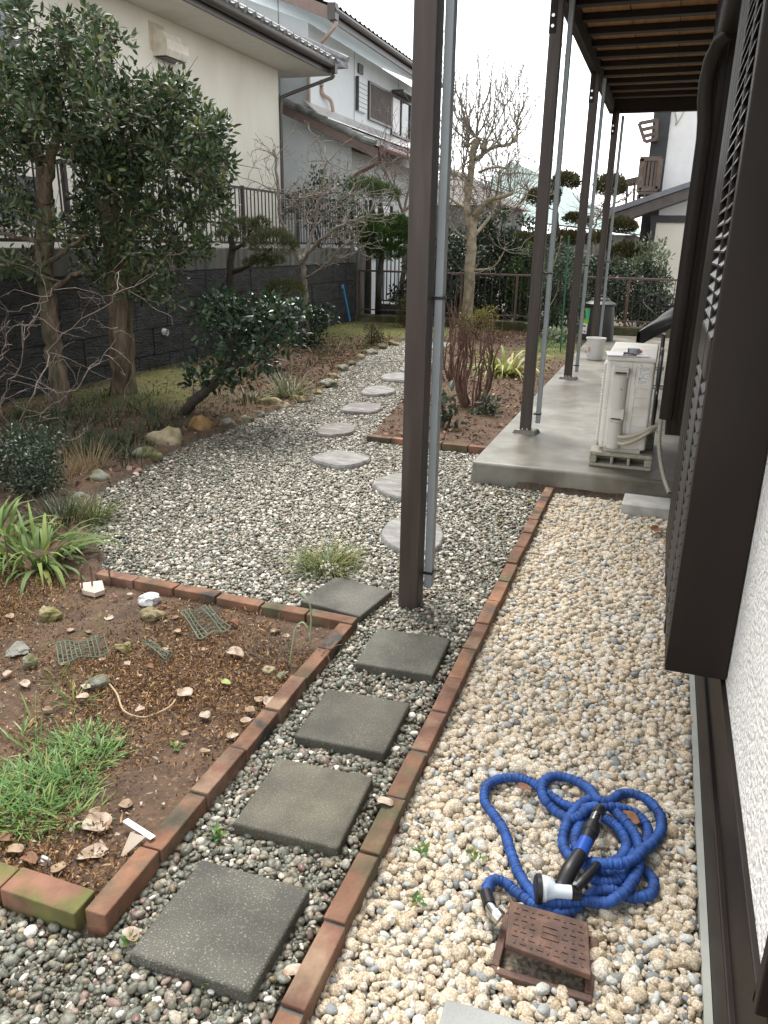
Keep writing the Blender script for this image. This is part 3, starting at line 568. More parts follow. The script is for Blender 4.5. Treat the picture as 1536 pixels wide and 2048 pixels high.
EDGE = [((255, 950), 46, .4, m_rockr, 'flat reddish stone slab lying at the edge of the dry grass'), ((190, 972), 46, .8, m_rockg, 'grey edging stone nearest the grass tuft'), ((285, 925), 52, .7, m_rockg, 'dark grey edging stone left of the mossy boulder'), ((320, 900), 66, .8, m_rockt, 'big mossy tan boulder at the bed edge'),
        ((351, 892), 28, .8, m_rockg, 'small grey stone squeezed beside the mossy boulder'), ((395, 868), 54, .85, m_rocko, 'squarish orange brown rock under the leaning camellia'), ((452, 856), 38, .6, m_rockg, 'grey edging stone right of the orange brown rock'), ((488, 846), 30, .6, m_rockg, None), ((512, 836), 30, .6, m_rockg, None),
        ((540, 818), 60, .45, m_rockt, 'long low mossy stone in front of the striped grass'), ((592, 806), 50, .35, m_rockt, 'flat tan stone right of the striped grass'), ((652, 776), 42, .5, m_rockg, None), ((628, 790), 26, .5, m_rockt, None), ((680, 744), 26, .7, m_rockg, None), ((662, 758), 28, .5, m_rockt, None), ((698, 732), 22, .6, m_rockg, None), ((716, 720), 26, .55, m_rockt, None), ((736, 710), 28, .5, m_rockg, None), ((757, 699), 28, .55, m_rockg, None), ((782, 692), 26, .5, m_rockt, None), ((800, 684), 22, .5, m_rockg, None),
        ((870, 672), 34, .6, m_rockg, None), ((150, 1010), 50, .5, m_rockg, 'dark grey stone half covered by fine grass')]
for k, (p, wpx, hr, mt, lb) in enumerate(EDGE):
    q = g(*p, 0); r = px2m(*p, q[1], wpx) / 2; b = G(); b.rock((q[0], q[1] + r * .7, r * hr * .45), (r, r * .8, r * hr), k, .3, 3, rng.uniform(-.4, .4))
    tag(settle(b.build('edging_stone', mt, smooth=True, sharp=0)), lb or 'small rounded stone in the row edging the left side of the gravel', 'stone', 'stones edging the left side of the gravel')
BEDR = [((290, 1212), 44, .6, m_rockw, 'bright white rock by the far bricks'), ((299, 1244), 42, .75, m_rockt, 'tan rock just below the bright white rock'), ((242, 1305), 30, .7, m_rockt, 'small tan rock in the middle of the soil bed beside the left net'), ((25, 1310), 54, .25, m_rockg, 'flat grey stone at the left edge of the soil bed'), ((53, 1338), 34, .8, m_rockg, 'dark grey rock below the flat stone at the left edge'),
        ((92, 1245), 44, .8, m_rockt, 'upright brown rock below the strap leaves'), ((187, 1378), 44, .55, m_rockg, 'grey rock among pale leaves in the soil bed'), ((536, 1352), 28, .8, m_rockt, 'angular tan rock near the dry shrub'), ((560, 1360), 26, .6, m_rockg, 'dark grey rock beside the right bricks'), ((85, 1732), 24, .7, m_rockw, 'small white rock near the mossy bricks'), ((372, 1182), 0, 0, None, '')]
for k, (p, wpx, hr, mt, lb) in enumerate(BEDR):
    if not wpx: continue
    q = g(*p, .01); r = px2m(*p, q[1], wpx) / 2; b = G(); b.rock((q[0], q[1] + r * .6, .01 + r * hr * .6), (r, r * .75, r * hr), k + 40, .38, 3, rng.uniform(-.5, .5)); tag(settle(b.build('garden_rock', mt)), lb, 'rock', 'loose rocks in the soil bed')
b = G(); q = [g(x, y, .02) for x, y in ((160, 1172), (205, 1166), (210, 1185), (190, 1192), (165, 1186))]; b.prism([tuple(p[:2]) for p in q][::-1], .012, .035); tag(settle(b.build('pottery_shard', m_shard, bevel=.003)), 'flat pinkish shard at the tips of the strap leaves', 'shard')
# white plant label and triangular shard against the brick
p0, p1 = g(250, 1641, .045), g(306, 1677, .055); b = G(); d = (p1 - p0) / np.linalg.norm(p1 - p0); s_ = np.cross(d, [0, 0, 1]); s_ /= np.linalg.norm(s_); u = np.array([0, 0, .003]); h = .008
b.prism([(0, 0), (.012, -h), (1, -h), (1, h), (.012, h)], 0, 1); b.v[-1] = np.array([p0 + d * (v[0] * np.linalg.norm(p1 - p0)) + s_ * v[1] + u * v[2] for v in b.v[-1]])
tag(settle(b.build('plant_label', m_white)), 'pointed white plastic plant label leaning on the bricks', 'plant label')
A, B, C = g(262, 1664, .06), g(292, 1674, .05), g(238, 1722, .012); b = G(); nrm = np.cross(B - A, C - A); nrm /= np.linalg.norm(nrm); b.add([A, B, C, A - nrm * .006, B - nrm * .006, C - nrm * .006], [[0, 1, 2], [5, 4, 3]], [[0, 3, 4, 1], [1, 4, 5, 2], [2, 5, 3, 0]]); tag(settle(b.build('pottery_shard', m_shard)), 'triangular shard propped under the white plant label', 'shard')
# green plastic netting
def net(px, w_, label, nx=9, ny=6):
    c = [g(x, y, .035) for x, y in px]; f = lambda u, v: (c[0] * (1 - u) + c[1] * u) * (1 - v) + (c[3] * (1 - u) + c[2] * u) * v + np.array([0, 0, .008 * math.sin(u * 9 + v * 4)])
    b = G()
    for i in range(nx + 1):
        if rng.random() < .9: b.tube([f(i / nx, t) for t in np.linspace(0, 1, 9)], w_, 4)
    for j in range(ny + 1): b.tube([f(t, j / ny) for t in np.linspace(0, 1 if j % 3 else .9, 12)], w_ * (1.6 if j in (0, ny) else 1), 4)
    tag(settle(b.build('plastic_netting', m_net)), label, 'netting')
net([(112, 1288), (208, 1272), (218, 1305), (118, 1325)], .0018, 'piece of green plastic netting beside the small tan rock', 11, 5)
net([(362, 1225), (418, 1212), (462, 1255), (398, 1275)], .0022, 'square of green plastic netting near the far bricks', 7, 7)
net([(285, 1285), (300, 1280), (345, 1305), (330, 1315)], .0016, 'narrow strip of green plastic netting in the soil bed', 4, 7)

# ================================================================ AIR CONDITIONER, BLOCK, THINGS ON IT
blk = G()
for y0 in (5.10, 5.70):
    pass
def cement_block(loc, label):
    t = thing('cement_block', label, 'block', loc, 0, 'hollow blocks under the air conditioner')
    b = G(); L, D, Hh = .39, .17, .10; b.box(-L / 2, L / 2, 0, D, 0, .022); b.box(-L / 2, L / 2, 0, D, Hh - .028, Hh)
    xs_ = [-L / 2, -.152, -.055, -.045 + .0, .045, .055, .152, L / 2]
    for a, c in ((-.195, -.147), (-.062, -.042), (.042, .062), (.147, .195)): b.box(a, c, .0005, D - .0005, .0221, Hh - .0281)
    b.box(-.146, .146, .13, .15, .0222, Hh - .0282)
    b.build('block_body', m_block, t, bevel=.008, seg=2); return t
cement_block((-.145, 5.11, .148), 'hollow cement block under the near end of the air conditioner')
cement_block((-.145, 5.72, .148), 'hollow cement block under the far end of the air conditioner')
ac = thing('air_conditioner', 'warm white outdoor air conditioner unit on cement blocks', 'air conditioner', (-.147, 5.13, .258))
X0, X1, Y1, Z0, Z1 = -.145, .145, .80, .012, .60
b = G(); b.box(X0, X1, 0, Y1, Z0, Z1 - .03); ab = b.build('cabinet', m_ac, ac, bevel=.018, seg=4)
b = G(); b.box(X0 - .004, X1 + .004, -.004, Y1 + .004, Z1 - .032, Z1); b.build('top_cover', m_ac, ac, bevel=.012, seg=4)
for ya in (.02, Y1 - .12): b = G(); b.box(X0 + .03, X1 - .03, ya, ya + .045, -.012, .012); b.build('foot', m_ac2, ac)
b = G(); b.box(X0 - .012, X0 - .002, .05, .5, .04, .55)
for z in np.arange(.05, .55, .018): b.box(X0 - .022, X0 - .011, .045, .505, z, z + .006)
b.build('fan_grille', m_ac2, ac)
# service cover on the end: rounded channel with hood and two grips
cx = -.052; cov = G()
def halfcol(z0, z1, r, dep, y=-.001, n=10, tz=None):
    a = np.linspace(math.pi, 2 * math.pi, n); P = [(cx + r * math.cos(t) * 1.0, y + dep * math.sin(t)) for t in a]
    V = [(px_, py_, z) for z in (z0, z1) for px_, py_ in P]; cov.add(V, [[i, i + 1, n + i + 1, n + i] for i in range(n - 1)], [list(range(n))[::-1], list(range(n, 2 * n))] if n != 4 else [])
halfcol(.255, .49, .046, .030); halfcol(.02, .19, .044, .045); halfcol(.19, .215, .046, .05)
cov.box(cx - .046, cx + .046, -.046, 0, .495, .535); cov.box(cx - .046, cx + .046, -.02, 0, .47, .495)
cov.hexa([(cx - .045, -.06, .215), (cx + .045, -.06, .215), (cx + .045, 0, .215), (cx - .045, 0, .215), (cx - .046, -.03, .27), (cx + .046, -.03, .27), (cx + .046, 0, .285), (cx - .046, 0, .285)])
cov.build('service_cover', m_ac2, ac, smooth=True, bevel=.004)
b = G(); b.box(cx - .034, cx + .034, -.048, -.0462, .498, .509); b.build('grip_slot', m_black, ac); b = G(); b.box(cx - .03, cx + .03, -.0615, -.0602, .2145, .222); b.build('grip_slot', m_black, ac); b = G(); b.tube([(cx + .012, -.032, .40), (cx + .012, -.034, .40)], .004, 8); b.build('plug', m_black, ac)
b = G(); b.box(.008, .010, -.0012, .002, .02, .565); b.box(-.118, -.1165, -.0012, .002, .02, .565); b.build('panel_seam', m_drain, ac)
ld = G()
for z in (.055, .125, .185, .245, .305, .365):
    x0, x1, z1 = .035, .115, z + .048
    for a in ((x0, x1, z1 - .004, z1), (x0, x0 + .004, z, z1)): ld.box(a[0], a[1], -.005, 0, a[2], a[3])
for a in ((.03, .12, .54, .543), (.03, .033, .43, .54)): ld.box(a[0], a[1], -.005, 0, a[2], a[3])
ld.build('embossed_step', m_ac, ac, bevel=.0012)
b = G(); b.box(.05, .112, -.0015, 0, .435, .533); lab = b.build('rating_label', m_white, ac)
b = G(); r_ = random.Random(3)
for z in np.arange(.44, .53, .0075):
    x = .053
    while x < .106:
        wd = r_.uniform(.004, .016); 
        if r_.random() < .75: b.box(x, min(x + wd, .109), -.0022, -.0014, z, z + .0035)
        x += wd + .003
b.box(.053, .066, -.0024, -.0012, .466, .474); b.build('label_print', mat('grey_print', (.32, .32, .32)), lab)
for x, z in ((-.105, .555), (.06, .552), (-.128, .27), (-.12, .05), (.08, .03), (.10, .03)): b = G(); b.tube([(x, -.001, z), (x, -.005, z)], .0045, 8); b.build('screw', m_steel, ac)
def spline(P, n=12):
    P = np.asarray(P, float); k = len(P); out = []
    for i in range(k - 1):
        p0, p1, p2, p3 = P[max(i - 1, 0)], P[i], P[i + 1], P[min(i + 2, k - 1)]
        for t in np.linspace(0, 1, n, endpoint=False): out.append(.5 * (2 * p1 + (p2 - p0) * t + (2 * p0 - 5 * p1 + 4 * p2 - p3) * t * t + (3 * p1 - p0 - 3 * p2 + p3) * t ** 3))
    return np.array(out + [P[-1]])
b = G(); b.box(-.0085, -.0075, -.055, 0, .055, .13); b.build('pipe_gland', m_ac2, ac)
for p in ([(cx + .03, -.03, .10), (.02, -.055, .108), (.09, -.05, .13), (.15, -.03, .165), (.19, 0, .18)], [(cx + .03, -.03, .06), (.02, -.06, .067), (.09, -.055, .10), (.15, -.035, .145), (.185, 0, .17)]):
    b = G(); b.tube(spline(p), .0125, 10); b.build('refrigerant_pipe', m_hosepipe, ac, smooth=True)
b = G(); P = spline([(cx + .03, -.03, .078), (.03, -.055, .088), (.10, -.05, .118), (.17, -.03, .16)]); b.tube(P, .009, 8); b.build('cable_bundle', m_drain, ac, smooth=True)
b = G(); q0, q1 = np.array([.055, 5.02, .42]), ds(1340, 985, 4.72); P = spline([ds(1322, 838, 5.08), ds(1318, 880, 5.0), ds(1321, 920, 4.92), ds(1328, 955, 4.83), ds(1339, 986, 4.74)], 60)
b.tube(P, .0125 + .0028 * np.cos(np.arange(len(P)) * .9), 10); tag(settle(b.build('drain_hose', m_drain, smooth=True, sharp=0)), 'grey beige corrugated drain hose ending on the step block', 'hose')
# clipboard with paper and tape measure on the unit
zc = .258 + .60
cb = thing('clipboard', 'white sheet on a clipboard lying on the air conditioner', 'clipboard', (-.175, 5.20, zc + .001), .12)
b = G(); b.box(-.13, .125, -.08, .12, 0, .004); b.build('board', m_ac2, cb); b = G(); b.box(-.127, .12, -.077, .117, .0042, .0055); b.build('sheet', m_paper, cb)
b = G(); b.box(-.035, .045, -.072, -.058, .0056, .010); b.tube([(-.035, -.066, .012), (.0, -.055, .016), (.045, -.066, .012)], .002, 6); b.build('clip', m_black, cb)
tm = thing('tape_measure', 'small grey tape measure lying on the white sheet', 'tape measure', (-.145, 5.225, zc + .0066), -.2)
b = G(); b.prism([(math.cos(t) * .033 * (1.15 if math.cos(t) > 0 else 1), math.sin(t) * .03) for t in np.linspace(0, 6.28, 18, endpoint=False)], 0, .034); b.build('case', mat('grey_tape_case', (.30, .32, .33), rough=.35), tm, bevel=.006, smooth=True)
b = G(); b.box(.036, .05, -.006, .012, .008, .026); b.build('stop_button', m_red, tm, bevel=.002)
b = G(); b.box(-.028, -.022, -.034, -.0305, .004, .036); b.box(-.06, -.033, -.012, .008, .004, .007); b.tube([(-.05, -.03, .004), (-.02, -.04, .004), (.01, -.034, .004)], .003, 6); b.build('belt_clip', m_black, tm)

# ================================================================ BUCKET, BIN, BICYCLE
q = g(1187, 720, .15); t = thing('bucket', 'white plastic bucket on the slab by the third post', 'bucket', (q[0], q[1] + .10, .148))
b = G(); b.lathe([(.092, 0), (.096, .004), (.116, .25), (.123, .252), (.123, .268), (.117, .268), (.113, .25), (.09, .01)], n=32, cap=(True, True)); b.build('bucket_body', m_white, t, smooth=True)
b = G()
for a in (3.95, 4.05, 4.15): b.box(.107 * math.cos(a) - .006, .107 * math.cos(a) + .006, .107 * math.sin(a) - .004, .107 * math.sin(a), .10, .16)
b.build('faded_print', mat('faded_red_print', (.75, .42, .34)), t)
bn = thing('compost_bin', 'tall dark grey bin with a green label and domed lid', 'bin', (ds(1196, 660, 12.6)[0], 12.6, .148)); bn.scale = (.88, .88, .84)
b = G(); b.lathe([(.27, 0), (.27, .02), (.235, .60), (.232, .62)], n=36); b.build('bin_body', m_bin, bn, smooth=True)
b = G(); b.lathe([(.255, .60), (.262, .612), (.262, .64), (.22, .665), (.16, .69), (.15, .72), (.13, .735)], n=36); b.tube(spline([(-.11, -.05, .72), (-.07, -.05, .77), (.07, -.05, .77), (.11, -.05, .72)], 6), .014, 8); b.build('lid', m_bin, bn, smooth=True)
def patch(a0, a1, z0, z1, r, nm, m_, par):
    gg = G(); rr = lambda z: (.27 - .058 * z) + r; gg.grid(lambda u, v: (rr(z0 + (z1 - z0) * v) * math.cos(a0 + (a1 - a0) * u), rr(z0 + (z1 - z0) * v) * math.sin(a0 + (a1 - a0) * u), z0 + (z1 - z0) * v), 8, 2); return gg.build(nm, m_, par)
lb = patch(3.35, 4.05, .30, .56, .003, 'label', m_green_l, bn); lb['label'] = 'green and teal label'
patch(3.72, 4.02, .38, .545, .005, 'label_panel', m_teal_l, lb); patch(3.44, 3.64, .36, .44, .005, 'label_figure', m_black, lb); patch(3.48, 3.58, .45, .49, .005, 'label_figure', m_black, lb)
lw = patch(3.35, 4.0, .11, .295, .003, 'label', m_white, bn); lw['label'] = 'white lower label'
patch(3.42, 3.85, .235, .26, .005, 'label_print', m_black, lw); patch(3.48, 3.62, .14, .17, .005, 'label_mark', m_red, lw); patch(3.72, 3.88, .14, .17, .005, 'label_mark', m_red, lw)
bk = thing('bicycle', 'black bicycle against the house wall beyond the air conditioner', 'bicycle', (.03, 7.05, .148))
def ringp(c, r, n=32): return [(c[0], c[1] + r * math.cos(t), c[2] + r * math.sin(t)) for t in np.linspace(0, 2 * math.pi, n + 1)]
for nm, y in (('wheel', -.5), ('wheel', .55)):
    b = G(); b.tube(ringp((0, y, .31), .292), .016, 8); wl = b.build(nm, m_black, bk, smooth=True)
    b = G(); b.tube(ringp((0, y, .31), .27), .008, 6)
    for k in range(14):
        a = k * math.pi / 7; b.tube([(0, y, .31), (0, y + .265 * math.cos(a), .31 + .265 * math.sin(a))], .0018, 4)
    b.tube([(-.04, y, .31), (.04, y, .31)], .018, 10); b.build('rim', m_steel, wl, smooth=True)
b = G()
for a, c in (((0, -.12, .30), (0, -.28, .74)), ((0, -.12, .30), (0, .38, .68)), ((0, -.25, .66), (0, .36, .74)), ((0, .35, .80), (0, .55, .31)), ((0, -.5, .31), (0, -.12, .30)), ((0, -.5, .31), (0, -.26, .68))): b.tube([a, c], .014, 10)
b.build('frame', m_black, bk, smooth=True)
q = (ds(1310, 662, 6.55) - np.array([.03, 7.05, .148])); sd_ = G()
prof = [(-.16, .085, .0), (-.14, .098, .012), (-.06, .095, .01), (.0, .06, .004), (.07, .03, .0), (.13, .02, -.008)]
sd_.grid(lambda u, v: (q[0] + np.interp(u, np.linspace(0, 1, 6), [p[1] for p in prof]) * math.sin((v - .5) * math.pi * 2), q[1] + np.interp(u, np.linspace(0, 1, 6), [p[0] for p in prof]), q[2] + .04 * u * 2 + np.interp(u, np.linspace(0, 1, 6), [p[2] for p in prof]) + .03 * math.cos((v - .5) * math.pi * 2)), 18, 16)
V_ = sd_.v[-1] - q; ca, sa = math.cos(2.15), math.sin(2.15); V_ = np.column_stack([V_[:, 0] * ca - V_[:, 1] * sa, V_[:, 0] * sa + V_[:, 1] * ca, V_[:, 2] - .5 * V_[:, 1]]) ; V_ = V_ * np.array([1.25, 1.25, 2.1]); sd_.v[-1] = V_ + q + np.array([.02, 0, -.075])
sd_.build('saddle', m_black, bk, smooth=True)
b = G(); b.tube([(q[0], q[1] + .05, q[2]), (0, -.28, .70)], .013, 8); b.build('seat_post', m_steel, bk)
hb = G(); hb.tube(spline([(-.27, .22, .90), (-.22, .28, .905), (-.12, .33, .90), (0, .35, .87), (.12, .33, .90), (.2, .28, .905)], 8), .012, 8); hb.tube([(0, .35, .78), (0, .35, .87)], .014, 8); hb.build('handlebar', m_black, bk, smooth=True)
b = G(); b.tube(spline([(-.20, .25, .90), (-.16, -.05, .98), (-.05, -.2, 1.0), (.05, .1, .95)], 8), .006, 6); b.tube(spline([(-.2, .22, .92), (-.17, -.1, .90), (-.10, -.3, .86), (0, -.3, .72)], 8), .006, 6); b.build('brake_cable', m_black, bk, smooth=True)

# ================================================================ HOSE, NOZZLE, METER BOX
def hz(x, y, z): return g(900 + x / 3.072, 1500 + y / 3.072, z)
HOSE = [(222, 880, 40), (255, 805, 34), (330, 812, 26), (420, 885, 22), (520, 955, 22), (640, 1000, 22), (740, 990, 22), (820, 925, 22), (900, 868, 26), (1000, 866, 36), (1080, 895, 26), (1160, 905, 22), (1235, 880, 22), (1250, 805, 22), (1190, 738, 24), (1090, 725, 26), (960, 765, 30), (860, 730, 34), (790, 640, 34), (770, 540, 32), (810, 450, 32), (890, 400, 34), (970, 430, 36), (1050, 500, 36), (1085, 590, 36), (1040, 670, 36), (940, 705, 36), (840, 685, 34), (740, 660, 30), (695, 570, 28), (712, 470, 30), (760, 375, 36), (850, 305, 44), (940, 318, 48), (1040, 400, 50), (1130, 510, 50), (1165, 620, 50), (1150, 750, 48), (1080, 860, 44), (990, 930, 40), (910, 938, 28), (800, 925, 40), (680, 938, 40), (560, 930, 34), (490, 860, 26), (425, 760, 22), (375, 630, 22), (330, 490, 22), (270, 400, 22), (212, 310, 22), (235, 212, 22), (340, 172, 22), (470, 185, 24), (560, 240, 26), (620, 285, 24), (700, 335, 24), (790, 358, 30), (900, 350, 56), (1010, 352, 56), (1130, 388, 34), (1205, 460, 26), (1215, 540, 24), (1180, 600, 30), (1130, 640, 36), (1060, 780, 36), (960, 815, 34), (880, 785, 40), (860, 700, 56), (960, 700, 70), (1090, 690, 72), (1190, 612, 64), (1250, 565, 34), (1300, 475, 24), (1275, 370, 22), (1180, 288, 22), (1060, 268, 24), (975, 318, 60), (905, 300, 66), (850, 235, 34), (740, 178, 22), (640, 162, 22), (572, 200, 34), (572, 285, 42), (630, 360, 26), (740, 425, 30), (800, 400, 52), (850, 355, 66), (900, 350, 76), (915, 378, 80)]
P = spline([hz(x, y, z / 1000) for x, y, z in HOSE], 26); s_ = np.concatenate([[0], np.cumsum(np.linalg.norm(np.diff(P, axis=0), axis=1))]); L = np.arange(0, s_[-1], .0013); P = np.column_stack([np.interp(L, s_, P[:, i]) for i in range(3)])
rr = .0127 + .0021 * np.abs(np.sin(L / .0105 * 3.14 + 1.5 * np.sin(L * 31))) ** .7 - .001 + .0008 * np.sin(L / .0187 * 6.28) + .0006 * rng.normal(0, 1, len(L))
hs_ = thing('garden_hose', 'crinkled blue fabric garden hose lying in loose loops on cream pebbles', 'hose', hz(900, 560, 0)); HO = np.array(hs_.location)
b = G(); b.tube(P, rr, 12); b.v[-1] -= HO; b.build('hose_tube', m_hose, hs_, smooth=True, sharp=0)
def htube(nm, m_, pts, rad, n=14, par=hs_):
    gg = G(); gg.tube([np.array(p) - HO for p in pts], rad, n); return gg.build(nm, m_, par, smooth=True)
e0, e1, e2, e3 = hz(222, 880, .040), hz(245, 960, .046), hz(275, 1000, .05), hz(310, 1035, .045)
htube('end_sleeve', m_black, [e0, e1], .0155); htube('connector', m_steel, [e1, e2, e2 + (e3 - e2) * .2, e3], [.0125, .0125, .017, .017])
c0, c1, c2 = hz(918, 372, .085), hz(903, 398, .088), hz(883, 450, .09)
htube('end_sleeve', m_black, [c0 + (c0 - c1) * .25, c1], .0155); htube('connector', m_steel, [c1, c1 + (c2 - c1) * .3, c2], [.013, .0145, .0145])
nz_ = thing('spray_nozzle', 'pale blue and black spray gun lying across the blue hose', 'spray nozzle', hz(760, 760, 0)); NO = np.array(nz_.location)
def ntube(nm, m_, pts, rad, n=16, smooth=True, par=None):
    gg = G(); gg.tube([np.array(p) - NO for p in pts], rad, n); return gg.build(nm, m_, par or nz_, smooth=smooth)
d0, d1, d2, d3, d4, d5 = hz(880, 455, .09), hz(838, 560, .088), hz(822, 590, .087), hz(800, 640, .085), hz(740, 730, .078), hz(690, 830, .058)
ntube('coupling', m_black, [d0, d0 + (d1 - d0) * .2, d0 + (d1 - d0) * .22, d0 + (d1 - d0) * .55, d0 + (d1 - d0) * .57, d1], [.018, .018, .022, .022, .019, .019], 10)
ntube('blue_collar', mat('blue_plastic', (.02, .07, .32), rough=.3), [d1, d3], [.0185, .018])
ntube('grip', m_black, spline([d3, d4, d5, hz(660, 880, .05)], 8), np.interp(np.linspace(0, 1, 25), [0, .4, .8, 1], [.017, .020, .018, .015]))
h0, h1, h2, h3, h4 = hz(520, 850, .060), hz(560, 853, .060), hz(600, 855, .060), hz(650, 868, .060), hz(745, 875, .060)
ntube('spray_head', m_nozz, [h1, h1 + (h2 - h1) * .6, h2, h2 + (h3 - h2) * .7, h3, h4], [.030, .030, .028, .021, .0165, .016])
ntube('dial', m_black, [h0, h0 + (h1 - h0) * .3, h1], [.028, .0335, .0335], 24)
ntube('trigger_body', m_black, [h4, hz(800, 880, .058)], [.019, .017]); ntube('trigger', m_black, spline([hz(770, 850, .072), hz(820, 800, .080), hz(870, 750, .078), hz(905, 705, .070)], 6), [.012] * 6 + [.011] * 6 + [.010] * 7)
ntube('pivot', m_steel, [hz(765, 822, .088), hz(768, 818, .094)], .004)
lidc = [np.array(g(900 + x / 3.072, 1500 + y / 3.072, z)) for x, y, z in ((370, 922, .062), (850, 1055, .052), (868, 1385, .050), (340, 1192, .060))]
mb = thing('meter_box', 'brown cast iron meter box sunk in cream pebbles with its lid ajar', 'meter box', (-.075, 1.37, 0)); MO = np.array(mb.location)
b = G(); x0, x1, y0, y1 = -.182, .036, 1.300, 1.485
for q in ((x0, x1, y0, y0 + .018), (x0, x1, y1 - .018, y1), (x0, x0 + .018, y0 + .0185, y1 - .0185), (x1 - .018, x1, y0 + .0185, y1 - .0185)): b.box(q[0], q[1], q[2], q[3], -.08, .012)
for v in b.v: v -= MO
b.build('box_frame', m_rust, mb, bevel=.003)
b = G(); b.box(x0 + .004, x1 - .004, y0 + .004, y1 - .004, -.06, -.035)
for v in b.v: v -= MO
b.build('pit_shade_floor', m_black, mb)  # floor coloured black to stand for the shade inside the box
c = np.mean(lidc, 0); ux = lidc[1] - lidc[0]; vy = lidc[0] - lidc[3]; nrm = np.cross(ux, vy); nrm /= np.linalg.norm(nrm)
b = G(); b.hexa([lidc[3] - nrm * .016 - MO, lidc[2] - nrm * .016 - MO, lidc[1] - nrm * .016 - MO, lidc[0] - nrm * .016 - MO, lidc[3] - MO, lidc[2] - MO, lidc[1] - MO, lidc[0] - MO]); ld_ = b.build('lid', m_rust, mb, bevel=.003)
b = G(); lp = lambda u, v: lidc[3] * (1 - u) * (1 - v) + lidc[2] * u * (1 - v) + lidc[1] * u * v + lidc[0] * (1 - u) * v - MO
for i in range(9):
    for j in range(7):
        u, v = .10 + i * .10, .12 + j * .125
        if .38 < u < .66 and .3 < v < .75: continue
        a, e = (lp(u - .035, v), lp(u + .035, v)) if (i + j) % 2 else (lp(u, v - .035), lp(u, v + .035)); b.bar(a + nrm * .0008, e + nrm * .0008, .004, .003, up=nrm)
for q_ in ((.42, .40, .62, .40), (.42, .52, .62, .52), (.42, .64, .62, .64), (.42, .40, .42, .64), (.62, .40, .62, .64)): b.bar(lp(q_[0], q_[1]) + nrm * .0008, lp(q_[2], q_[3]) + nrm * .0008, .003, .003, up=nrm)
b.build('raised_pattern', m_rust, ld_)

# ================================================================ RETAINING WALL, FENCES, RAIL
def sub(gg, o):
    for v in gg.v: v -= np.array(o)
    return gg
rw = thing('retaining_wall', 'dark split face block retaining wall with a grey concrete cap on the left', 'wall', (-5.7, 8, 0)); RO = (-5.7, 8, 0)
b = G(); z = -.1; row = 0
while z < 1.12:
    z1 = min(z + .305, 1.125); y = 1.0 - (row % 2) * .3
    while y < 14.45:
        y1 = min(y + .6, 14.45); o_ = rng.uniform(0, .012); b.hexa([(-5.9, y, z), (-5.552 + o_, y + .005, z + .006), (-5.552 + o_, y1 - .005, z + .006), (-5.9, y1, z), (-5.9, y, z1), (-5.552 + o_, y + .005, z1 - .002), (-5.552 + o_, y1 - .005, z1 - .002), (-5.9, y1, z1)]); y = y1
    z = z1; row += 1
sub(b, RO).build('block_face', m_wallblk, rw)
b = G(); b.box(-5.9, -5.575, 1, 14.45, 1.126, 1.39); sub(b, RO).build('concrete_cap', m_capc, rw, bevel=.01)
q = at(333, 663, 0, -5.5); b = G(); b.tube([(-5.6, q[1], q[2]), (-5.49, q[1], q[2] - .01)], .04, 16, cap=False); b.tube([(-5.6, q[1], q[2]), (-5.489, q[1], q[2] - .01)], .032, 16, cap=False); sub(b, RO).build('drain_pipe', m_white, rw)
b = G(); b.box(-14, -5.9, 0, 16.2, -.1, 1.33); tag(b.build('upper_yard', m_capc), 'raised yard behind the retaining wall', None, kind='structure')
def fence(name, label, x0, y0, x1, y1, z0, z1, sp, post_sp, m_, cat='fence', bw=.014, pw=.045, rails=None):
    t = thing(name, label, cat, (x0, y0, z0)); L = math.hypot(x1 - x0, y1 - y0); ux, uy = (x1 - x0) / L, (y1 - y0) / L; hgt = z1 - z0
    P = lambda s, z: np.array((ux * s, uy * s, z))
    n = max(1, round(L / post_sp))
    for i in range(n + 1):
        b = G(); b.bar(P(L * i / n, -.02), P(L * i / n, hgt + .01), pw, pw, up=(uy, -ux, 0)); b.build('fence_post', m_, t)
    for rz in (rails or (.07, hgt - .02)):
        b = G(); b.bar(P(0, rz), P(L, rz), .028, .032); b.build('rail', m_, t, bevel=.003)
    b = G(); s = sp / 2
    while s < L:
        b.bar(P(s, (rails or (.07,))[0]), P(s, hgt - .03), bw, bw, up=(uy, -ux, 0)); s += sp
    b.build('balusters', m_, t); return t
fence('metal_fence', 'dark barred metal fence along the top of the retaining wall', -5.74, 1.5, -5.74, 15.9, 1.39, 2.20, .112, 1.8, m_iron)
cu = G(); cu.box(-5.54, .28, 14.32, 14.52, -.1, .20); tag(settle(cu.build('mossy_curb', m_curb, bevel=.02)), 'mossy concrete curb under the brown rail at the back of the garden', 'curb')
rl = thing('garden_rail', 'worn brown metal rail closing the back of the garden', 'rail', (-5.5, 14.42, .20))
for x in (0.02, 1.0, 2.0, 3.0, 3.95, 4.9, 5.72):
    b = G(); b.box(x - .02, x + .02, -.02, .02, 0, .80); b.build('rail_post', m_rail, rl)
for z in (.09, .79):
    b = G(); b.box(0, 5.75, -.022, .022, z - .017, z + .017) if z > .5 else b.box(0, 5.75, -.014, .014, z - .012, z + .012); b.build('rail', m_rail, rl, bevel=.004)
b = G()
for x in np.arange(.13, 5.7, .128): b.box(x - .006, x + .006, -.006, .006, .10, .775)
b.build('balusters', m_iron, rl)
fence('picket_fence', 'grey barred fence of the next garden seen behind the round green yew', -5.6, 15.75, -3.4, 15.75, .30, 1.28, .085, 1.1, mat('grey_fence_metal', (.16, .17, .18), rough=.5), bw=.022)
b = G(); b.box(-5.6, -3.0, 15.65, 15.85, -.1, .30); tag(settle(b.build('fence_footing', m_capc)), 'low concrete footing under the grey barred fence', 'footing')
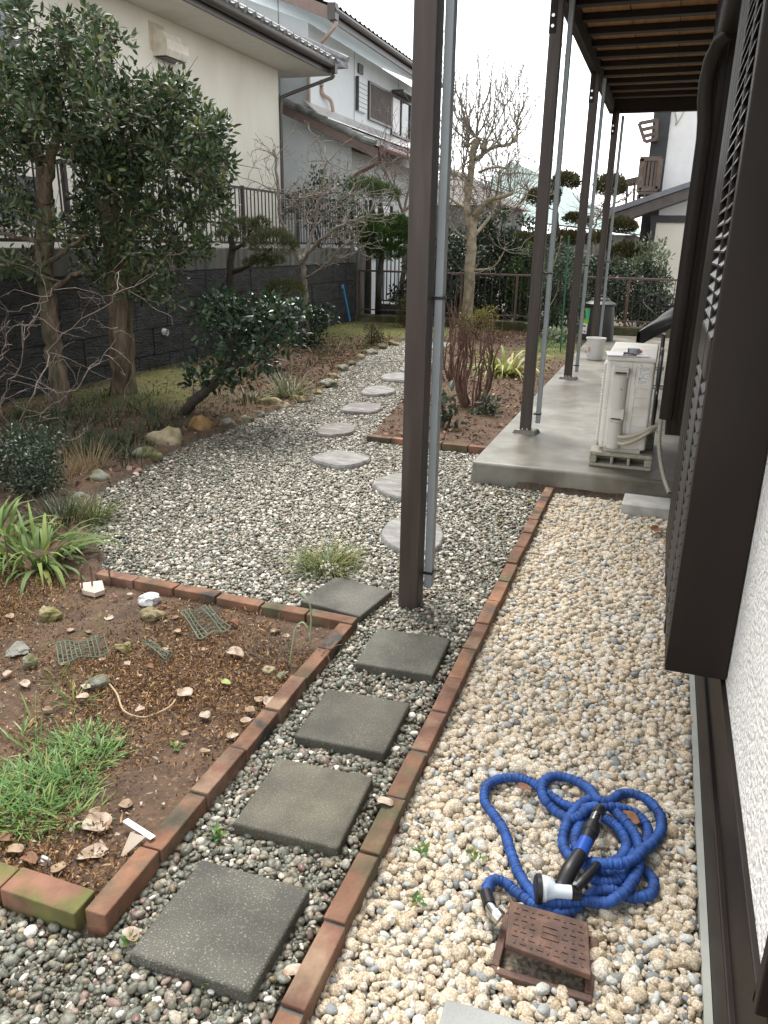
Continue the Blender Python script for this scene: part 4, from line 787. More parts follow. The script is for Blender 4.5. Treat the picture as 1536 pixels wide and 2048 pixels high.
b = G(); q0, q1 = at(686, 572, 0, -5.47), at(699, 636, 0, -5.40); b.tube(spline([q0 + np.array([.0, -.03, -.04]), q0 + np.array([.0, .0, .0]), q0 * .5 + q1 * .5, q1, q1 + np.array([.01, 0, -.05])], 8), .018, 8); tag(settle(b.build('water_pipe', m_bluepipe, smooth=True)), 'short blue plastic pipe standing at the far end of the wall', 'pipe')

# ================================================================ CREAM HOUSE, upper left
h1 = thing('cream_house', 'cream stucco house with a low grey tiled roof behind the fence', 'house', (-9, 10, 1.33)); O1 = (-9, 10, 1.33)
b = G(); b.box(-14, -7.2, 3, 14.68, 1.2, 4.45); sub(b, O1).build('wall', m_cream, h1)
b = G(); b.box(-14, -6.46, 2, 15.42, 4.452, 4.49); sub(b, O1).build('soffit', m_soffit, h1)
b = G(); b.box(-6.47, -6.42, 2, 15.44, 4.455, 4.62); b.box(-14, -6.43, 15.42, 15.46, 4.455, 4.60); sub(b, O1).build('fascia', m_gutter, h1)
b = G()
pr_ = [(math.cos(a) * .065, math.sin(a) * .075) for a in np.linspace(math.pi, 2 * math.pi, 9)]
b.add([(-6.36 + x, y, 4.60 + z) for y in (2, 15.3) for x, z in pr_], [[i, i + 1, 10 + i, 9 + i] for i in range(8)], [list(range(9)), list(range(17, 8, -1))]); b.box(-6.43, -6.29, 15.22, 15.34, 4.46, 4.62)
sub(b, O1).build('gutter', m_gutter, h1)
def tiles(x_e, x_r, z_e, slope, y0, y1, per=.265, hip=None):
    b = G(); ny = int((y1 - y0) / per) * 8; ncr = int(abs(x_r - x_e) / .24)
    xs_ = []; 
    for c_ in range(ncr): xs_ += [(c_ * .24, 0.0), (c_ * .24 + .235, .022)]
    sg = 1 if x_r > x_e else -1
    def f(u, v):
        k = min(int(round(u * (len(xs_) - 1))), len(xs_) - 1); dx, dz = xs_[k]; y = y0 + (y1 - y0) * v
        if hip is not None: y = min(y, hip - dx)
        ph = (y - y0) / per * 2 * math.pi; hgt = .03 * max(0, math.sin(ph)) ** .7 if math.sin(ph) > 0 else -.01 * abs(math.sin(ph))
        return (x_e + sg * dx, y, z_e + slope * dx + .03 - dz + hgt)
    b.grid(f, len(xs_) - 1, ny); return b
b = tiles(-6.32, -11, 4.66, .42, 2, 15.6, hip=15.6)
for k in range(50):
    y = 2.06 + k * .265
    if y < 15.5: b.tube([(-6.31, y, 4.685), (-6.42, y, 4.74)], .042, 8)
sub(b, O1).build('tile_roof', m_tile, h1)
b = G(); b.hexa([(-6.26, 15.5, 4.60), (-6.20, 15.66, 4.60), (-10.9, 15.66, 4.60), (-10.9, 15.5, 4.60), (-6.30, 15.5, 4.70), (-6.22, 15.66, 4.70), (-10.9, 15.66, 6.6), (-10.9, 15.5, 6.6)])
for k in range(17): 
    t = k / 16; b.tube([(-6.22 - 4.5 * t, 15.66 - 4.4 * t * 0, 4.74 + 1.9 * t), (-6.5 - 4.5 * t, 15.66, 4.86 + 1.9 * t)], .07, 8)
sub(b, O1).build('verge_tiles', m_tile, h1)
b = G(); b.tube(spline([(-6.36, 15.28, 4.48), (-6.36, 15.28, 4.40), (-6.5, 15.2, 4.33), (-7.05, 14.8, 4.06), (-7.16, 14.72, 3.98), (-7.18, 14.72, 3.8)], 6), .032, 10); b.tube([(-7.18, 14.72, 3.82), (-7.18, 14.72, 1.4)], .030, 10); sub(b, O1).build('downpipe', m_gutter, h1, smooth=True)
vq = [at(300, 100, 0, -7.2), at(362, 134, 0, -7.0)]; ya, yb = 10.75, 11.30
b = G(); pf = [(-7.2, 3.92), (-6.99, 3.92), (-6.96, 4.0), (-6.97, 4.12), (-7.03, 4.22), (-7.2, 4.29)]
n_ = len(pf); b.add([(x, y, z) for y in (ya, yb) for x, z in pf], [[i, (i + 1) % n_, n_ + (i + 1) % n_, n_ + i] for i in range(n_)], [list(range(n_))[::-1], list(range(n_, 2 * n_))]); vh = sub(b, O1).build('vent_hood', mat('cream_painted_hood', (.68, .62, .52), rough=.5), h1)
b = G(); b.box(-7.18, -7.02, ya + .03, yb - .03, 3.905, 3.919); sub(b, O1).build('vent_opening', m_black, vh); b = G(); b.box(-7.2, -7.19, ya - .06, yb - .25, 3.98, 4.34); sub(b, O1).build('vent_plate', mat('tan_plate', (.55, .46, .36)), vh)
def window(par, O, x, y0, y1, z0, z1, fm, nm='window', mull=1):
    b = G(); w_ = .05
    for a in ((y0, y1, z0 - w_, z0), (y0, y1, z1, z1 + w_), (y0 - w_, y0, z0 - w_, z1 + w_), (y1, y1 + w_, z0 - w_, z1 + w_)): b.box(x, x + .05, a[0], a[1], a[2], a[3])
    for k in range(mull): y = y0 + (y1 - y0) * (k + 1) / (mull + 1); b.box(x, x + .045, y - .025, y + .025, z0, z1)
    f = sub(b, O).build(nm, fm, par); p = G(); p.box(x + .004, x + .012, y0, y1, z0, z1); sub(p, O).build('pane', m_glass, f); return f
window(h1, O1, -7.2, 6.6, 8.2, 3.3, 4.3, m_gutter); window(h1, O1, -7.2, 7.3, 8.3, 1.62, 2.15, m_soffit)

# ================================================================ PALE TWO STOREY HOUSE behind it
h2 = thing('two_storey_house', 'pale blue white two storey house with a brown slatted shutter', 'house', (-9, 19, 0)); O2 = (-9, 19, 0)
b = G(); b.prism([(-15, 16.5), (-7.4, 16.5), (-7.4, 23.7), (-15, 23.7)], 0, 5.62)
b.add([(-15, 16.5, 5.621), (-7.4, 16.5, 5.621), (-11.2, 16.5, 7.0), (-15, 17, 5.621)], [[0, 1, 2]])
sub(b, O2).build('wall', m_paleblue, h2)
b = G()
for x in (-8.05, -9.6): b.box(x - .008, x + .008, 16.488, 16.4995, 3.6, 6.2)
for y in (19.05, 22.3): b.box(-7.3995, -7.389, y - .008, y + .008, 3.9, 5.6)
sub(b, O2).build('panel_joints', mat('grey_joint', (.3, .32, .33)), h2)
def zs(x): return 5.55 + .385 * (-6.75 - x)
def gable_roof(xe, xr, y0, y1, zf, th=.10): 
    b = G(); b.hexa([(xe, y0, zf(xe)), (xe, y1, zf(xe)), (xr, y1, zf(xr)), (xr, y0, zf(xr)), (xe, y0, zf(xe) + th), (xe, y1, zf(xe) + th), (xr, y1, zf(xr) + th), (xr, y0, zf(xr) + th)]); return b
sub(gable_roof(-6.75, -11.2, 16.06, 23.9, zs, .03), O2).build('soffit', m_paleblue, h2)
b = G(); b.hexa([(-6.74, 16.0, zs(-6.74) - .02), (-6.74, 16.055, zs(-6.74) - .02), (-11.2, 16.055, zs(-11.2) - .02), (-11.2, 16.0, zs(-11.2) - .02), (-6.74, 16.0, zs(-6.74) + .20), (-6.74, 16.055, zs(-6.74) + .20), (-11.2, 16.055, zs(-11.2) + .20), (-11.2, 16.0, zs(-11.2) + .20)]); sub(b, O2).build('bargeboard', m_fascia, h2)
b = G(); b.box(-6.74, -6.70, 16.06, 23.9, 5.50, 5.72); b.tube([(-6.64, 16.0, 5.68), (-6.64, 23.9, 5.68)], .06, 8); b.box(-6.76, -6.60, 15.98, 16.16, 5.52, 5.80); sub(b, O2).build('eave_gutter', m_gutter, h2)
b = tiles(-6.62, -11.2, 5.74, .385, 16.0, 23.9); sub(b, O2).build('tile_roof', m_tile, h2)
b = G(); b.tube(spline([(-6.64, 16.1, 5.60), (-6.64, 16.1, 5.45), (-6.75, 16.14, 5.36), (-7.3, 16.42, 5.02), (-7.38, 16.46, 4.9)], 6), .035, 8); b.tube([(-7.38, 16.46, 4.92), (-7.38, 16.46, 4.1)], .035, 8); b.tube(spline([(-7.36, 17.1, 4.7), (-7.36, 17.1, 4.45), (-7.30, 17.4, 4.36), (-7.28, 17.5, 4.15)], 6), .04, 8); sub(b, O2).build('downpipe', m_pipe_tan, h2, smooth=True)
b = G(); b.box(-7.395, -7.34, 19.95, 20.0, 4.33, 5.17); b.box(-7.395, -7.34, 21.6, 21.65, 4.33, 5.17); b.box(-7.395, -7.34, 20, 21.6, 5.12, 5.17); b.box(-7.395, -7.34, 20, 21.6, 4.33, 4.38); f = sub(b, O2).build('slatted_shutter', m_gutter, h2)
b = G(); b.box(-7.395, -7.375, 20, 21.6, 4.38, 5.12)
for y in np.arange(20.02, 21.6, .075): b.box(-7.374, -7.345, y, y + .04, 4.38, 5.12)
sub(b, O2).build('slats', mat('brown_slat', (.10, .075, .065)), f)
wf = window(h2, O2, -7.396, 21.75, 23.3, 4.25, 5.12, m_gutter); b = G(); b.box(-7.36, -7.355, 21.78, 22.35, 4.28, 5.1); sub(b, O2).build('curtain', m_white, wf); b = G(); b.box(-7.38, -7.05, 21.7, 23.5, 5.20, 5.26); sub(b, O2).build('hood', m_gutter, wf)
b = G(); b.box(-7.395, -7.32, 19.15, 19.72, 4.42, 5.12); f = sub(b, O2).build('shutter_panel', m_paleblue, h2)
b = G()
for z in np.arange(4.5, 5.1, .1): b.box(-7.3195, -7.315, 19.15, 19.72, z, z + .012)
b.box(-7.395, -7.31, 19.13, 19.149, 4.41, 5.13); sub(b, O2).build('slats', m_gutter, f)
b = G(); b.box(-7.395, -7.36, 19.25, 19.55, 5.22, 5.42); f = sub(b, O2).build('vent', m_gutter, h2); b = G(); [b.box(-7.359, -7.35, 19.27, 19.53, z, z + .012) for z in np.arange(5.24, 5.41, .035)]; sub(b, O2).build('vent_louvres', m_tile, f)
# lower wing
b = G(); b.prism([(-9.5, 16.36), (-6.4, 16.36), (-6.4, 23), (-7.39, 23), (-7.39, 16.49), (-9.5, 16.49)], -.1, 3.25)
b.add([(-9.5, 16.36, 3.251), (-6.4, 16.36, 3.251), (-6.4, 16.36, 3.4), (-9.5, 16.36, 4.6)], [[0, 1, 2, 3]]); sub(b, O2).build('wing_wall', m_paleblue, h2)
zw = lambda x: 3.22 + .42 * (-5.72 - x)
b = G(); b.hexa([(-5.7, 15.96, zw(-5.7) - .16), (-5.7, 16.01, zw(-5.7) - .16), (-9.0, 16.01, zw(-9) - .16), (-9.0, 15.96, zw(-9) - .16), (-5.7, 15.96, zw(-5.7) + .03), (-5.7, 16.01, zw(-5.7) + .03), (-9.0, 16.01, zw(-9) + .03), (-9.0, 15.96, zw(-9) + .03)]); sub(b, O2).build('bargeboard', m_fascia, h2)
sub(gable_roof(-5.72, -7.38, 16.02, 23.6, zw, .02), O2).build('soffit', m_fascia, h2)
b = tiles(-5.66, -7.5, zw(-5.66) + .05, .42, 15.93, 23.6); b2 = [(-5.70, zw(-5.7) + .10), (-9.0, zw(-9) + .10)]
for k in range(13):
    x = -5.75 - k * .26; b.tube([(x, 15.98, zw(x) + .10), (x - .3, 15.98, zw(x - .3) + .07)], .07, 8)
sub(b, O2).build('wing_roof', mat('weathered_grey_tile', (.25, .26, .25), rough=.6, var=.35, scale=7, col2=(.14, .14, .13)), h2)
b = G(); b.hexa([(-7.05, 16.2, zw(-7.05) + .13), (-7.05, 23.5, zw(-7.05) + .13), (-7.39, 23.5, zw(-7.39) + .22), (-7.39, 16.2, zw(-7.39) + .22), (-7.05, 16.2, zw(-7.05) + .15), (-7.05, 23.5, zw(-7.05) + .15), (-7.39, 23.5, zw(-7.39) + .27), (-7.39, 16.2, zw(-7.39) + .27)]); sub(b, O2).build('flashing', mat('pale_metal_flashing', (.62, .60, .58), rough=.35, metal=.5), h2)
b = G(); b.tube(spline([(-5.62, 16.1, 3.2), (-5.64, 16.12, 3.08), (-5.9, 16.2, 2.94), (-6.3, 16.3, 2.78), (-6.36, 16.32, 2.6)], 6), .035, 8); b.tube([(-6.36, 16.32, 2.62), (-6.36, 16.32, 0)], .032, 8); b.tube([(-5.62, 15.98, 3.25), (-5.62, 23.6, 3.25)], .06, 8); sub(b, O2).build('downpipe', m_pipe_red, h2, smooth=True)
window(h2, O2, -6.396, 17.2, 18.9, 1.2, 2.3, m_gutter)

# ================================================================ NEIGHBOUR ON THE RIGHT, FAR ROOFS
h3 = thing('timbered_house', 'white neighbour house with dark timbers and a wooden balcony at far right', 'house', (.5, 20, 0)); O3 = (.5, 20, 0); Yn = 20
def dN(x, y, Y=Yn): return ds(x, y, Y)
def quad_prism(pxs, Y, th):
    P = [dN(x, y, Y) for x, y in pxs]; b = G(); b.hexa([p for p in P] + [p + np.array([0, th, 0]) for p in P]); return b
b = G(); b.box(-.36, 4, 20.0, 26, 0, 7); sub(b, O3).build('wall', m_white, h3)
b = G(); b.box(-.72, -.361, 19.93, 26, 0, 7); b.box(-.52, 2, 19.55, 19.62, 2.02, 2.17); b.box(-.50, -.385, 19.55, 19.62, 0, 2.02); sub(b, O3).build('timber', mat('dark_timber', (.035, .036, .038), rough=.6), h3)
b = G(); b.box(-.384, 2.2, 19.6, 19.99, 0, 2.02); sub(b, O3).build('lower_wall', m_cream, h3)
a0, a1 = dN(1223, 420, 19.2), dN(1480, 330, 19.2); b = G(); b.hexa([a0 - [0, 0, .32], a1 - [0, 0, .32], a1 + [0, .9, -.32], a0 + [0, .9, -.32], a0 - [0, 0, .10], a1 - [0, 0, .10], a1 + [0, .9, -.1], a0 + [0, .9, -.1]]); sub(b, O3).build('lower_bargeboard', mat('grey_brown_board', (.11, .095, .09), rough=.7), h3)
b = G(); b.hexa([a0 + [-.12, -.06, -.12], a1 + [0, -.06, -.10], a1 + [0, 1.0, -.10], a0 + [-.12, 1.0, -.12], a0 + [-.12, -.06, .0], a1 + [0, -.06, .0], a1 + [0, 1.0, .0], a0 + [-.12, 1.0, .0]]); sub(b, O3).build('lower_roof', mat('slate_grey_roof', (.17, .18, .20), rough=.5, var=.15), h3)
bw_ = mat('balcony_wood', (.13, .095, .075), rough=.7)
c0, c1 = dN(1278, 378, 19.6), dN(1322, 318, 19.6); b = G()
for k in (0, 1):
    yy = 19.55 + k * .9
    b.bar((c0[0], yy, c0[2]), (c1[0], yy, c0[2]), .1, .1); b.bar((c0[0], yy, c1[2]), (c1[0], yy, c1[2]), .09, .09)
    for t in np.linspace(0, 1, 6): x = c0[0] + (c1[0] - c0[0]) * t; b.bar((x, yy, c0[2]), (x, yy, c1[2]), .05 if 0 < t < 1 else .1, .05 if 0 < t < 1 else .1, up=(0, 1, 0))
b.bar((c0[0], 19.5, c1[2]), (c0[0], 20.5, c1[2]), .09, .09); b.bar((c0[0], 19.5, c0[2]), (c0[0], 20.5, c0[2]), .1, .1); b.box(c0[0], c1[0], 19.5, 20.5, c0[2] - .12, c0[2] - .06)
for t in np.linspace(0, 1, 5): b.box(c0[0] + .56 * t - .02, c0[0] + .56 * t + .02, 19.4, 20.5, c0[2] - .22, c0[2] - .121)
sub(b, O3).build('balcony', bw_, h3)
b = G(); e0, e1, e2, e3 = dN(1278, 247, 19.6), dN(1314, 240, 19.6), dN(1312, 278, 19.6), dN(1290, 284, 19.6)
for A, B in ((e0, e1), (e1, e2), (e2, e3), (e3, e0), (e0 * .65 + e3 * .35, e1 * .65 + e2 * .35), (e0 * .3 + e3 * .7, e1 * .3 + e2 * .7)): b.bar(A, B + 1e-3, .07, .07)
for A in (e1, e2): b.bar(A, A + np.array([.0, .5, 0]), .06, .06)
sub(b, O3).build('awning_frame', bw_, h3)
b = G(); e0, e1 = dN(1246, 360, 19.8), dN(1280, 352, 19.8); b.hexa([e0 - [0, 0, .1], e1 - [0, 0, .12], e1 + [0, .8, -.12], e0 + [0, .8, -.1], e0, e1, e1 + [0, .8, 0], e0 + [0, .8, 0]]); b.bar(e0 + [.1, .1, -.1], e0 + [.12, .1, -.55], .05, .05, up=(0, 1, 0)); b.bar(e0 + [.26, .1, -.1], e0 + [.28, .1, -.55], .05, .05, up=(0, 1, 0)); sub(b, O3).build('balcony_roof', bw_, h3)
b = G(); c_ = dN(1350, 218, 19.98); c2_ = dN(1368, 222, 19.98); c3_ = dN(1352, 250, 19.98); b.tube(spline([c_ + [0, 0, .3], c_, c3_ + [0, 0, .1], c3_, c2_, c2_ + [.05, 0, .3]], 6), .01, 5); sub(b, O3).build('loose_cable', m_drain, h3)
Yt = 42
t = thing('teal_roofed_house', 'far house with a pale teal roof seen through the bare magnolia', 'house', (ds(1040, 500, Yt)[0], Yt, 0)); OT = np.array(t.location)
def T(x, y, dy=0): return ds(x, y, Yt + dy) - OT
r0, r1, rt0, rt1 = T(915, 425), T(1290, 470), T(1020, 322, 4), T(1090, 352, 4)
b = G(); rb0, rb1 = r0 + [0, 8, 0], r1 + [0, 8, 0]; b.add([r0, r1, rb1, rb0, rt0, rt1], [[0, 1, 5, 4], [2, 3, 4, 5]], [[1, 2, 5], [3, 0, 4]]); b.build('roof', m_tealroof, t)
b = G(); b.box(r0[0] + .5, r1[0] - .5, .6, 7.5, -1, min(r0[2], r1[2]) + .0); b.build('wall', m_capc, t)
t = thing('brown_roofed_house', 'far low house with a dark brown roof behind the bare magnolia branches', 'house', (ds(900, 500, 30)[0], 30, 0)); OT = np.array(t.location)
b = G(); q0, q1, q2 = ds(805, 410, 30) - OT, ds(1010, 410, 30) - OT, ds(905, 345, 33) - OT; b.add([q0, q1, q1 + [0, 6, 0], q0 + [0, 6, 0], q2, q2 + [.5, 0, 0]], [[0, 1, 5, 4], [2, 3, 4, 5]], [[1, 2, 5], [3, 0, 4]]); b.build('roof', mat('weathered_brown_roof', (.13, .115, .105), rough=.8), t)
b = G(); b.box(q0[0] + .3, q1[0] - .3, .4, 5.6, 0, q0[2]); b.build('wall', m_capc, t)

# ================================================================ PLANTS
def smooth(P, n=6): return spline(P, n)
class Plant:
    """wood and leaves of one tree or shrub, gathered in metres"""
    def __init__(s, base): s.base = np.array(base, float); s.w = G(); s.l = G(); s.tw = G(); s.nodes = []; s.rad = []
    def limb(s, P, r0, r1, n=8, k=6, wig=0):
        Q = smooth(P, k); Q[1:-1] += rng.normal(0, wig, Q[1:-1].shape); R = np.linspace(r0, r1, len(Q)); s.w.tube(Q, R, n)
        for q, r in zip(Q, R): s.nodes.append(q); s.rad.append(r)
        return Q
    def reach(s, c, rmax=.03, k=.011, wig=.02, up=.15):
        N = np.array(s.nodes); d = np.linalg.norm(N - c, axis=1) + 1.2 * np.maximum(0, N[:, 2] - c[2] + .02); i = d.argmin(); a = N[i]; L = np.linalg.norm(c - a)
        if L < .03: return
        r0 = min(s.rad[i] * .75, rmax, .004 + k * L); m1 = a + (c - a) * .35 + np.array([0, 0, -up * L * .2]) + rng.normal(0, wig * 1.5 * L + .005, 3); m2 = a + (c - a) * .7 + np.array([0, 0, up * L * .3]) + rng.normal(0, wig * 1.5 * L + .005, 3)
        s.limb([a, m1, m2, c], r0, max(.0022, r0 * .35), 6, 4)
    def leafclump(s, c, r, n, L, W, up=.3, flat=.5, droop=.25, shell=.0, sq=1.0):
        d = rng.normal(0, 1, (n, 3)); d /= np.linalg.norm(d, axis=1)[:, None]; rr = rng.uniform(shell, 1, n) ** .5
        p = c + d * np.asarray(r) * rr[:, None] * np.array([1, 1, sq]); D = d + rng.normal(0, .55, (n, 3)) + np.array([0, 0, up])
        s.l.leaves(p, D, L * rng.uniform(.65, 1.2, n), W * rng.uniform(.8, 1.15, n), .25, droop, flat)
    def done(s, name, label, cat, mw, ml, group=None, wood='trunk', leaf='crown'):
        t = thing(name, label, cat, s.base, group=group)
        for gg in (s.w, s.l, s.tw):
            for v in gg.v: v -= s.base
        if s.w.n: s.w.build(wood, mw, t, smooth=True, sharp=0)
        if s.tw.n: s.tw.build('branches', m_twig_g, t, smooth=True, sharp=0)
        if s.l.n: s.l.build(leaf, ml, t, smooth=True, sharp=0)
        return t
def fill(ells, Y, thick, n):                # points in photo ellipses, at real depth
    A = np.array([e[2] * e[3] for e in ells], float); k = np.maximum(1, np.round(A / A.sum() * n)).astype(int); out = []
    for e, m_ in zip(ells, k):
        for _ in range(m_):
            a, r = rng.uniform(0, 6.283), math.sqrt(rng.random()); f = math.sqrt(max(0, 1 - r * r * .8)); out.append(ds(e[0] + e[2] * r * math.cos(a), e[1] + e[3] * r * math.sin(a), Y + rng.uniform(-thick, thick) * f))
    return np.array(out)
# -------- two broad leaved evergreens in front of the cream house
def evergreen(base_px, Y, trunks, ells, nc, nl, label, thick, L=.068):
    q = g(*base_px); T = Plant(q)
    for P, r0, r1 in trunks: T.limb([ds(x, y, Y + dy) if y < base_px[1] - 3 else g(x, y, -.03) for x, y, dy in P], r0, r1, 12, 6, .008)
    C = fill(ells, Y, thick, nc); C = C[np.argsort(np.linalg.norm(C - T.nodes[-1], axis=1))]
    for c in C: T.reach(c, .04, .012)
    for c in C:
        T.leafclump(c, rng.uniform(.07, .15), int(nl * rng.uniform(.5, 1.5)), L, L * .40, .35, .4)
        for _ in range(3): e = c + rng.normal(0, .1, 3); T.w.tube([c, (c + e) / 2 + rng.normal(0, .01, 3), e], [.004, .003, .0015], 4)
    return T.done('evergreen_tree', label, 'tree', m_bark, m_lf_ever, 'broad leaved evergreens by the retaining wall')
evergreen((127, 825), 5.66, [([(127, 830, 0), (118, 760, 0), (105, 690, 0), (95, 600, 0), (88, 500, .02), (88, 380, .05), (85, 310, .05)], .085, .06), ([(88, 400, 0), (105, 310, -.1), (120, 230, -.2), (110, 150, -.2)], .05, .02), ([(86, 330, 0), (50, 250, .2), (20, 190, .3), (10, 110, .3)], .04, .015), ([(95, 590, 0), (130, 560, -.2), (165, 545, -.4)], .03, .012), ([(90, 510, 0), (60, 480, -.1), (10, 470, -.3), (-40, 450, -.4)], .025, .01), ([(92, 540, 0), (130, 500, -.1), (175, 470, -.25)], .025, .01)],
          [(60, 100, 90, 65), (150, 60, 50, 38), (205, 110, 55, 55), (40, 190, 90, 50), (130, 190, 70, 55), (20, 290, 60, 45), (120, 280, 55, 36), (200, 200, 40, 45), (20, 430, 60, 30), (110, 455, 60, 26), (40, 540, 60, 22), (-70, 220, 80, 150), (20, 30, 40, 30), (160, 140, 50, 60), (150, 260, 40, 40), (10, 370, 60, 40), (60, 240, 70, 60)], 235, 40, 'slender evergreen tree at the left edge with a straight tan trunk', .75)
evergreen((245, 800), 6.36, [([(238, 806, 0), (236, 700, 0), (232, 600, 0), (222, 500, 0), (210, 400, 0), (200, 330, .1), (195, 260, .1)], .085, .045), ([(258, 806, .05), (254, 700, .05), (250, 590, .05), (246, 480, .05), (262, 400, 0), (300, 330, -.1), (330, 260, -.2)], .075, .03), ([(244, 806, -.06), (243, 700, -.07), (240, 590, -.06), (232, 480, -.05), (225, 390, -.15), (235, 300, -.3), (250, 210, -.4)], .07, .03), ([(248, 480, 0), (300, 420, .3), (360, 370, .5), (420, 310, .6)], .04, .012), ([(240, 560, 0), (290, 520, -.3), (340, 510, -.5)], .03, .01)],
          [(300, 200, 90, 50), (380, 260, 66, 62), (415, 340, 46, 46), (330, 320, 85, 60), (250, 270, 90, 80), (420, 430, 36, 50), (330, 440, 55, 45), (250, 430, 50, 60), (300, 520, 70, 36), (190, 520, 40, 34), (270, 575, 70, 20), (345, 580, 32, 12), (370, 500, 50, 24), (210, 350, 60, 60), (175, 300, 40, 60), (170, 430, 34, 50), (440, 380, 24, 40)], 350, 40, 'big evergreen tree with a thick ribbed double trunk and dense crown', .85)
# -------- leaning camellia
T = Plant(g(362, 838)); Y = 5.81
T.limb([g(358, 842, -.03), ds(385, 805, Y), ds(420, 775, Y), ds(452, 735, Y), ds(462, 680, Y + .1), ds(455, 630, Y + .1)], .05, .028, 10, 6, .004); T.limb([ds(425, 772, Y), ds(470, 735, Y - .1), ds(520, 690, Y - .2), ds(560, 640, Y - .2)], .025, .01); T.limb([ds(455, 660, Y), ds(500, 620, Y + .2), ds(530, 590, Y + .2)], .022, .01)
C = fill([(500, 625, 70, 40), (550, 660, 45, 40), (440, 605, 40, 26), (425, 745, 48, 28), (490, 690, 50, 30), (440, 655, 35, 22), (575, 620, 25, 22), (470, 755, 30, 16), (530, 715, 40, 20), (400, 620, 24, 12)], Y, .45, 105)
for c in C[np.argsort(np.linalg.norm(C - T.nodes[0], axis=1))]: T.reach(c, .02, .010); T.leafclump(c, rng.uniform(.07, .13), int(rng.uniform(14, 30)), .066, .034, .35, .5)
T.done('camellia_tree', 'small dark glossy camellia on a leaning trunk beside the gravel', 'tree', m_bark_d, m_lf_cam)
T = Plant(g(618, 700)); Y = g(618, 700)[1]; T.limb([g(618, 702, -.03), ds(622, 670, Y), ds(632, 640, Y)], .03, .012)
for c in fill([(640, 632, 30, 18), (622, 668, 22, 20), (605, 690, 16, 12)], Y, .3, 26): T.reach(c, .015); T.leafclump(c, .1, 20, .075, .038)
T.done('camellia_bush', 'small glossy bush at the far end of the retaining wall', 'bush', m_bark_d, m_lf_cam)
# -------- cloud pruned pine and its look-alikes
def needlepad(T, c, rx, rz, n, L=.07, ry=None, W=.006):
    d = rng.normal(0, 1, (n, 3)); d /= np.linalg.norm(d, axis=1)[:, None]; d[:, 2] = np.abs(d[:, 2]) * np.where(rng.random(n) < .78, 1, -.55)
    s_ = 1 + .22 * np.sin(d[:, 0] * 5 + c[0] * 9) * np.sin(d[:, 1] * 6 + c[1]); p = c + d * np.array([rx, ry or rx * .85, rz]) * (s_ * rng.uniform(.55, 1, n) ** .5)[:, None]; T.l.leaves(p, d + rng.normal(0, .5, (n, 3)) + np.array([0, 0, .7]), L * rng.uniform(.6, 1.2, n), W, .1, .1, .2)
T = Plant(g(478, 722)); Y = 9.24
T.limb([g(478, 724, -.05), ds(468, 650, Y), ds(463, 560, Y), ds(464, 480, Y), ds(470, 455, Y)], .075, .03, 10, 6, .012); T.limb([ds(464, 500, Y), ds(490, 485, Y - .1), ds(500, 460, Y - .1)], .03, .015); T.limb([ds(463, 545, Y), ds(500, 530, Y - .2), ds(545, 495, Y - .3)], .035, .015); T.limb([ds(465, 600, Y), ds(510, 600, Y - .1), ds(570, 590, Y - .2)], .03, .012)
for x, y, rx, rz, dy in ((482, 455, 45, 22, 0), (520, 448, 20, 13, -.1), (455, 470, 24, 14, .1), (545, 484, 50, 30, -.3), (520, 525, 32, 14, -.2), (570, 578, 42, 22, -.2), (545, 520, 24, 10, -.2)): c = ds(x, y + rz * .35, Y + dy); T.reach(c, .02); needlepad(T, c, px2m(x, y, Y, rx), px2m(x, y, Y, rz), int(rx * rz * 2.2))
T.done('cloud_pine', 'cloud pruned pine with olive pads in front of the fence', 'tree', m_bark_d, m_lf_pine)
T = Plant(g(757, 645)); Y = 14.1
T.limb([g(757, 646, -.02), ds(757, 590, Y), ds(762, 530, Y), ds(770, 470, Y), ds(760, 400, Y)], .07, .03, 8)
for x, y, rx, rz in ((765, 470, 55, 36), (740, 450, 30, 24), (795, 455, 28, 28), (775, 505, 36, 18), (740, 492, 22, 14)): c = ds(x, y + rz * .2, Y); needlepad(T, c, px2m(x, y, Y, rx), px2m(x, y, Y, rz), int(rx * rz * 2.2), .07, W=.02)
T.done('round_yew', 'bright green round clipped yew by the end of the retaining wall', 'tree', m_bark_d, m_lf_yew)
T = Plant((ds(740, 600, 15.2)[0], 15.2, 0)); Y = 15.2; T.limb([np.array([ds(735, 600, Y)[0], Y, -.1]), ds(738, 500, Y), ds(742, 400, Y)], .08, .03, 8)
for x, y, rx, rz in ((735, 378, 40, 22), (770, 385, 28, 18), (715, 365, 22, 12)): c = ds(x, y + 8, Y); needlepad(T, c, px2m(x, y, Y, rx), px2m(x, y, Y, rz), int(rx * rz * 2.0), .13, W=.010)
T.done('pine_tree', 'fresh green pine top in front of the lower house roof', 'tree', m_bark_d, m_lf_pine_g)
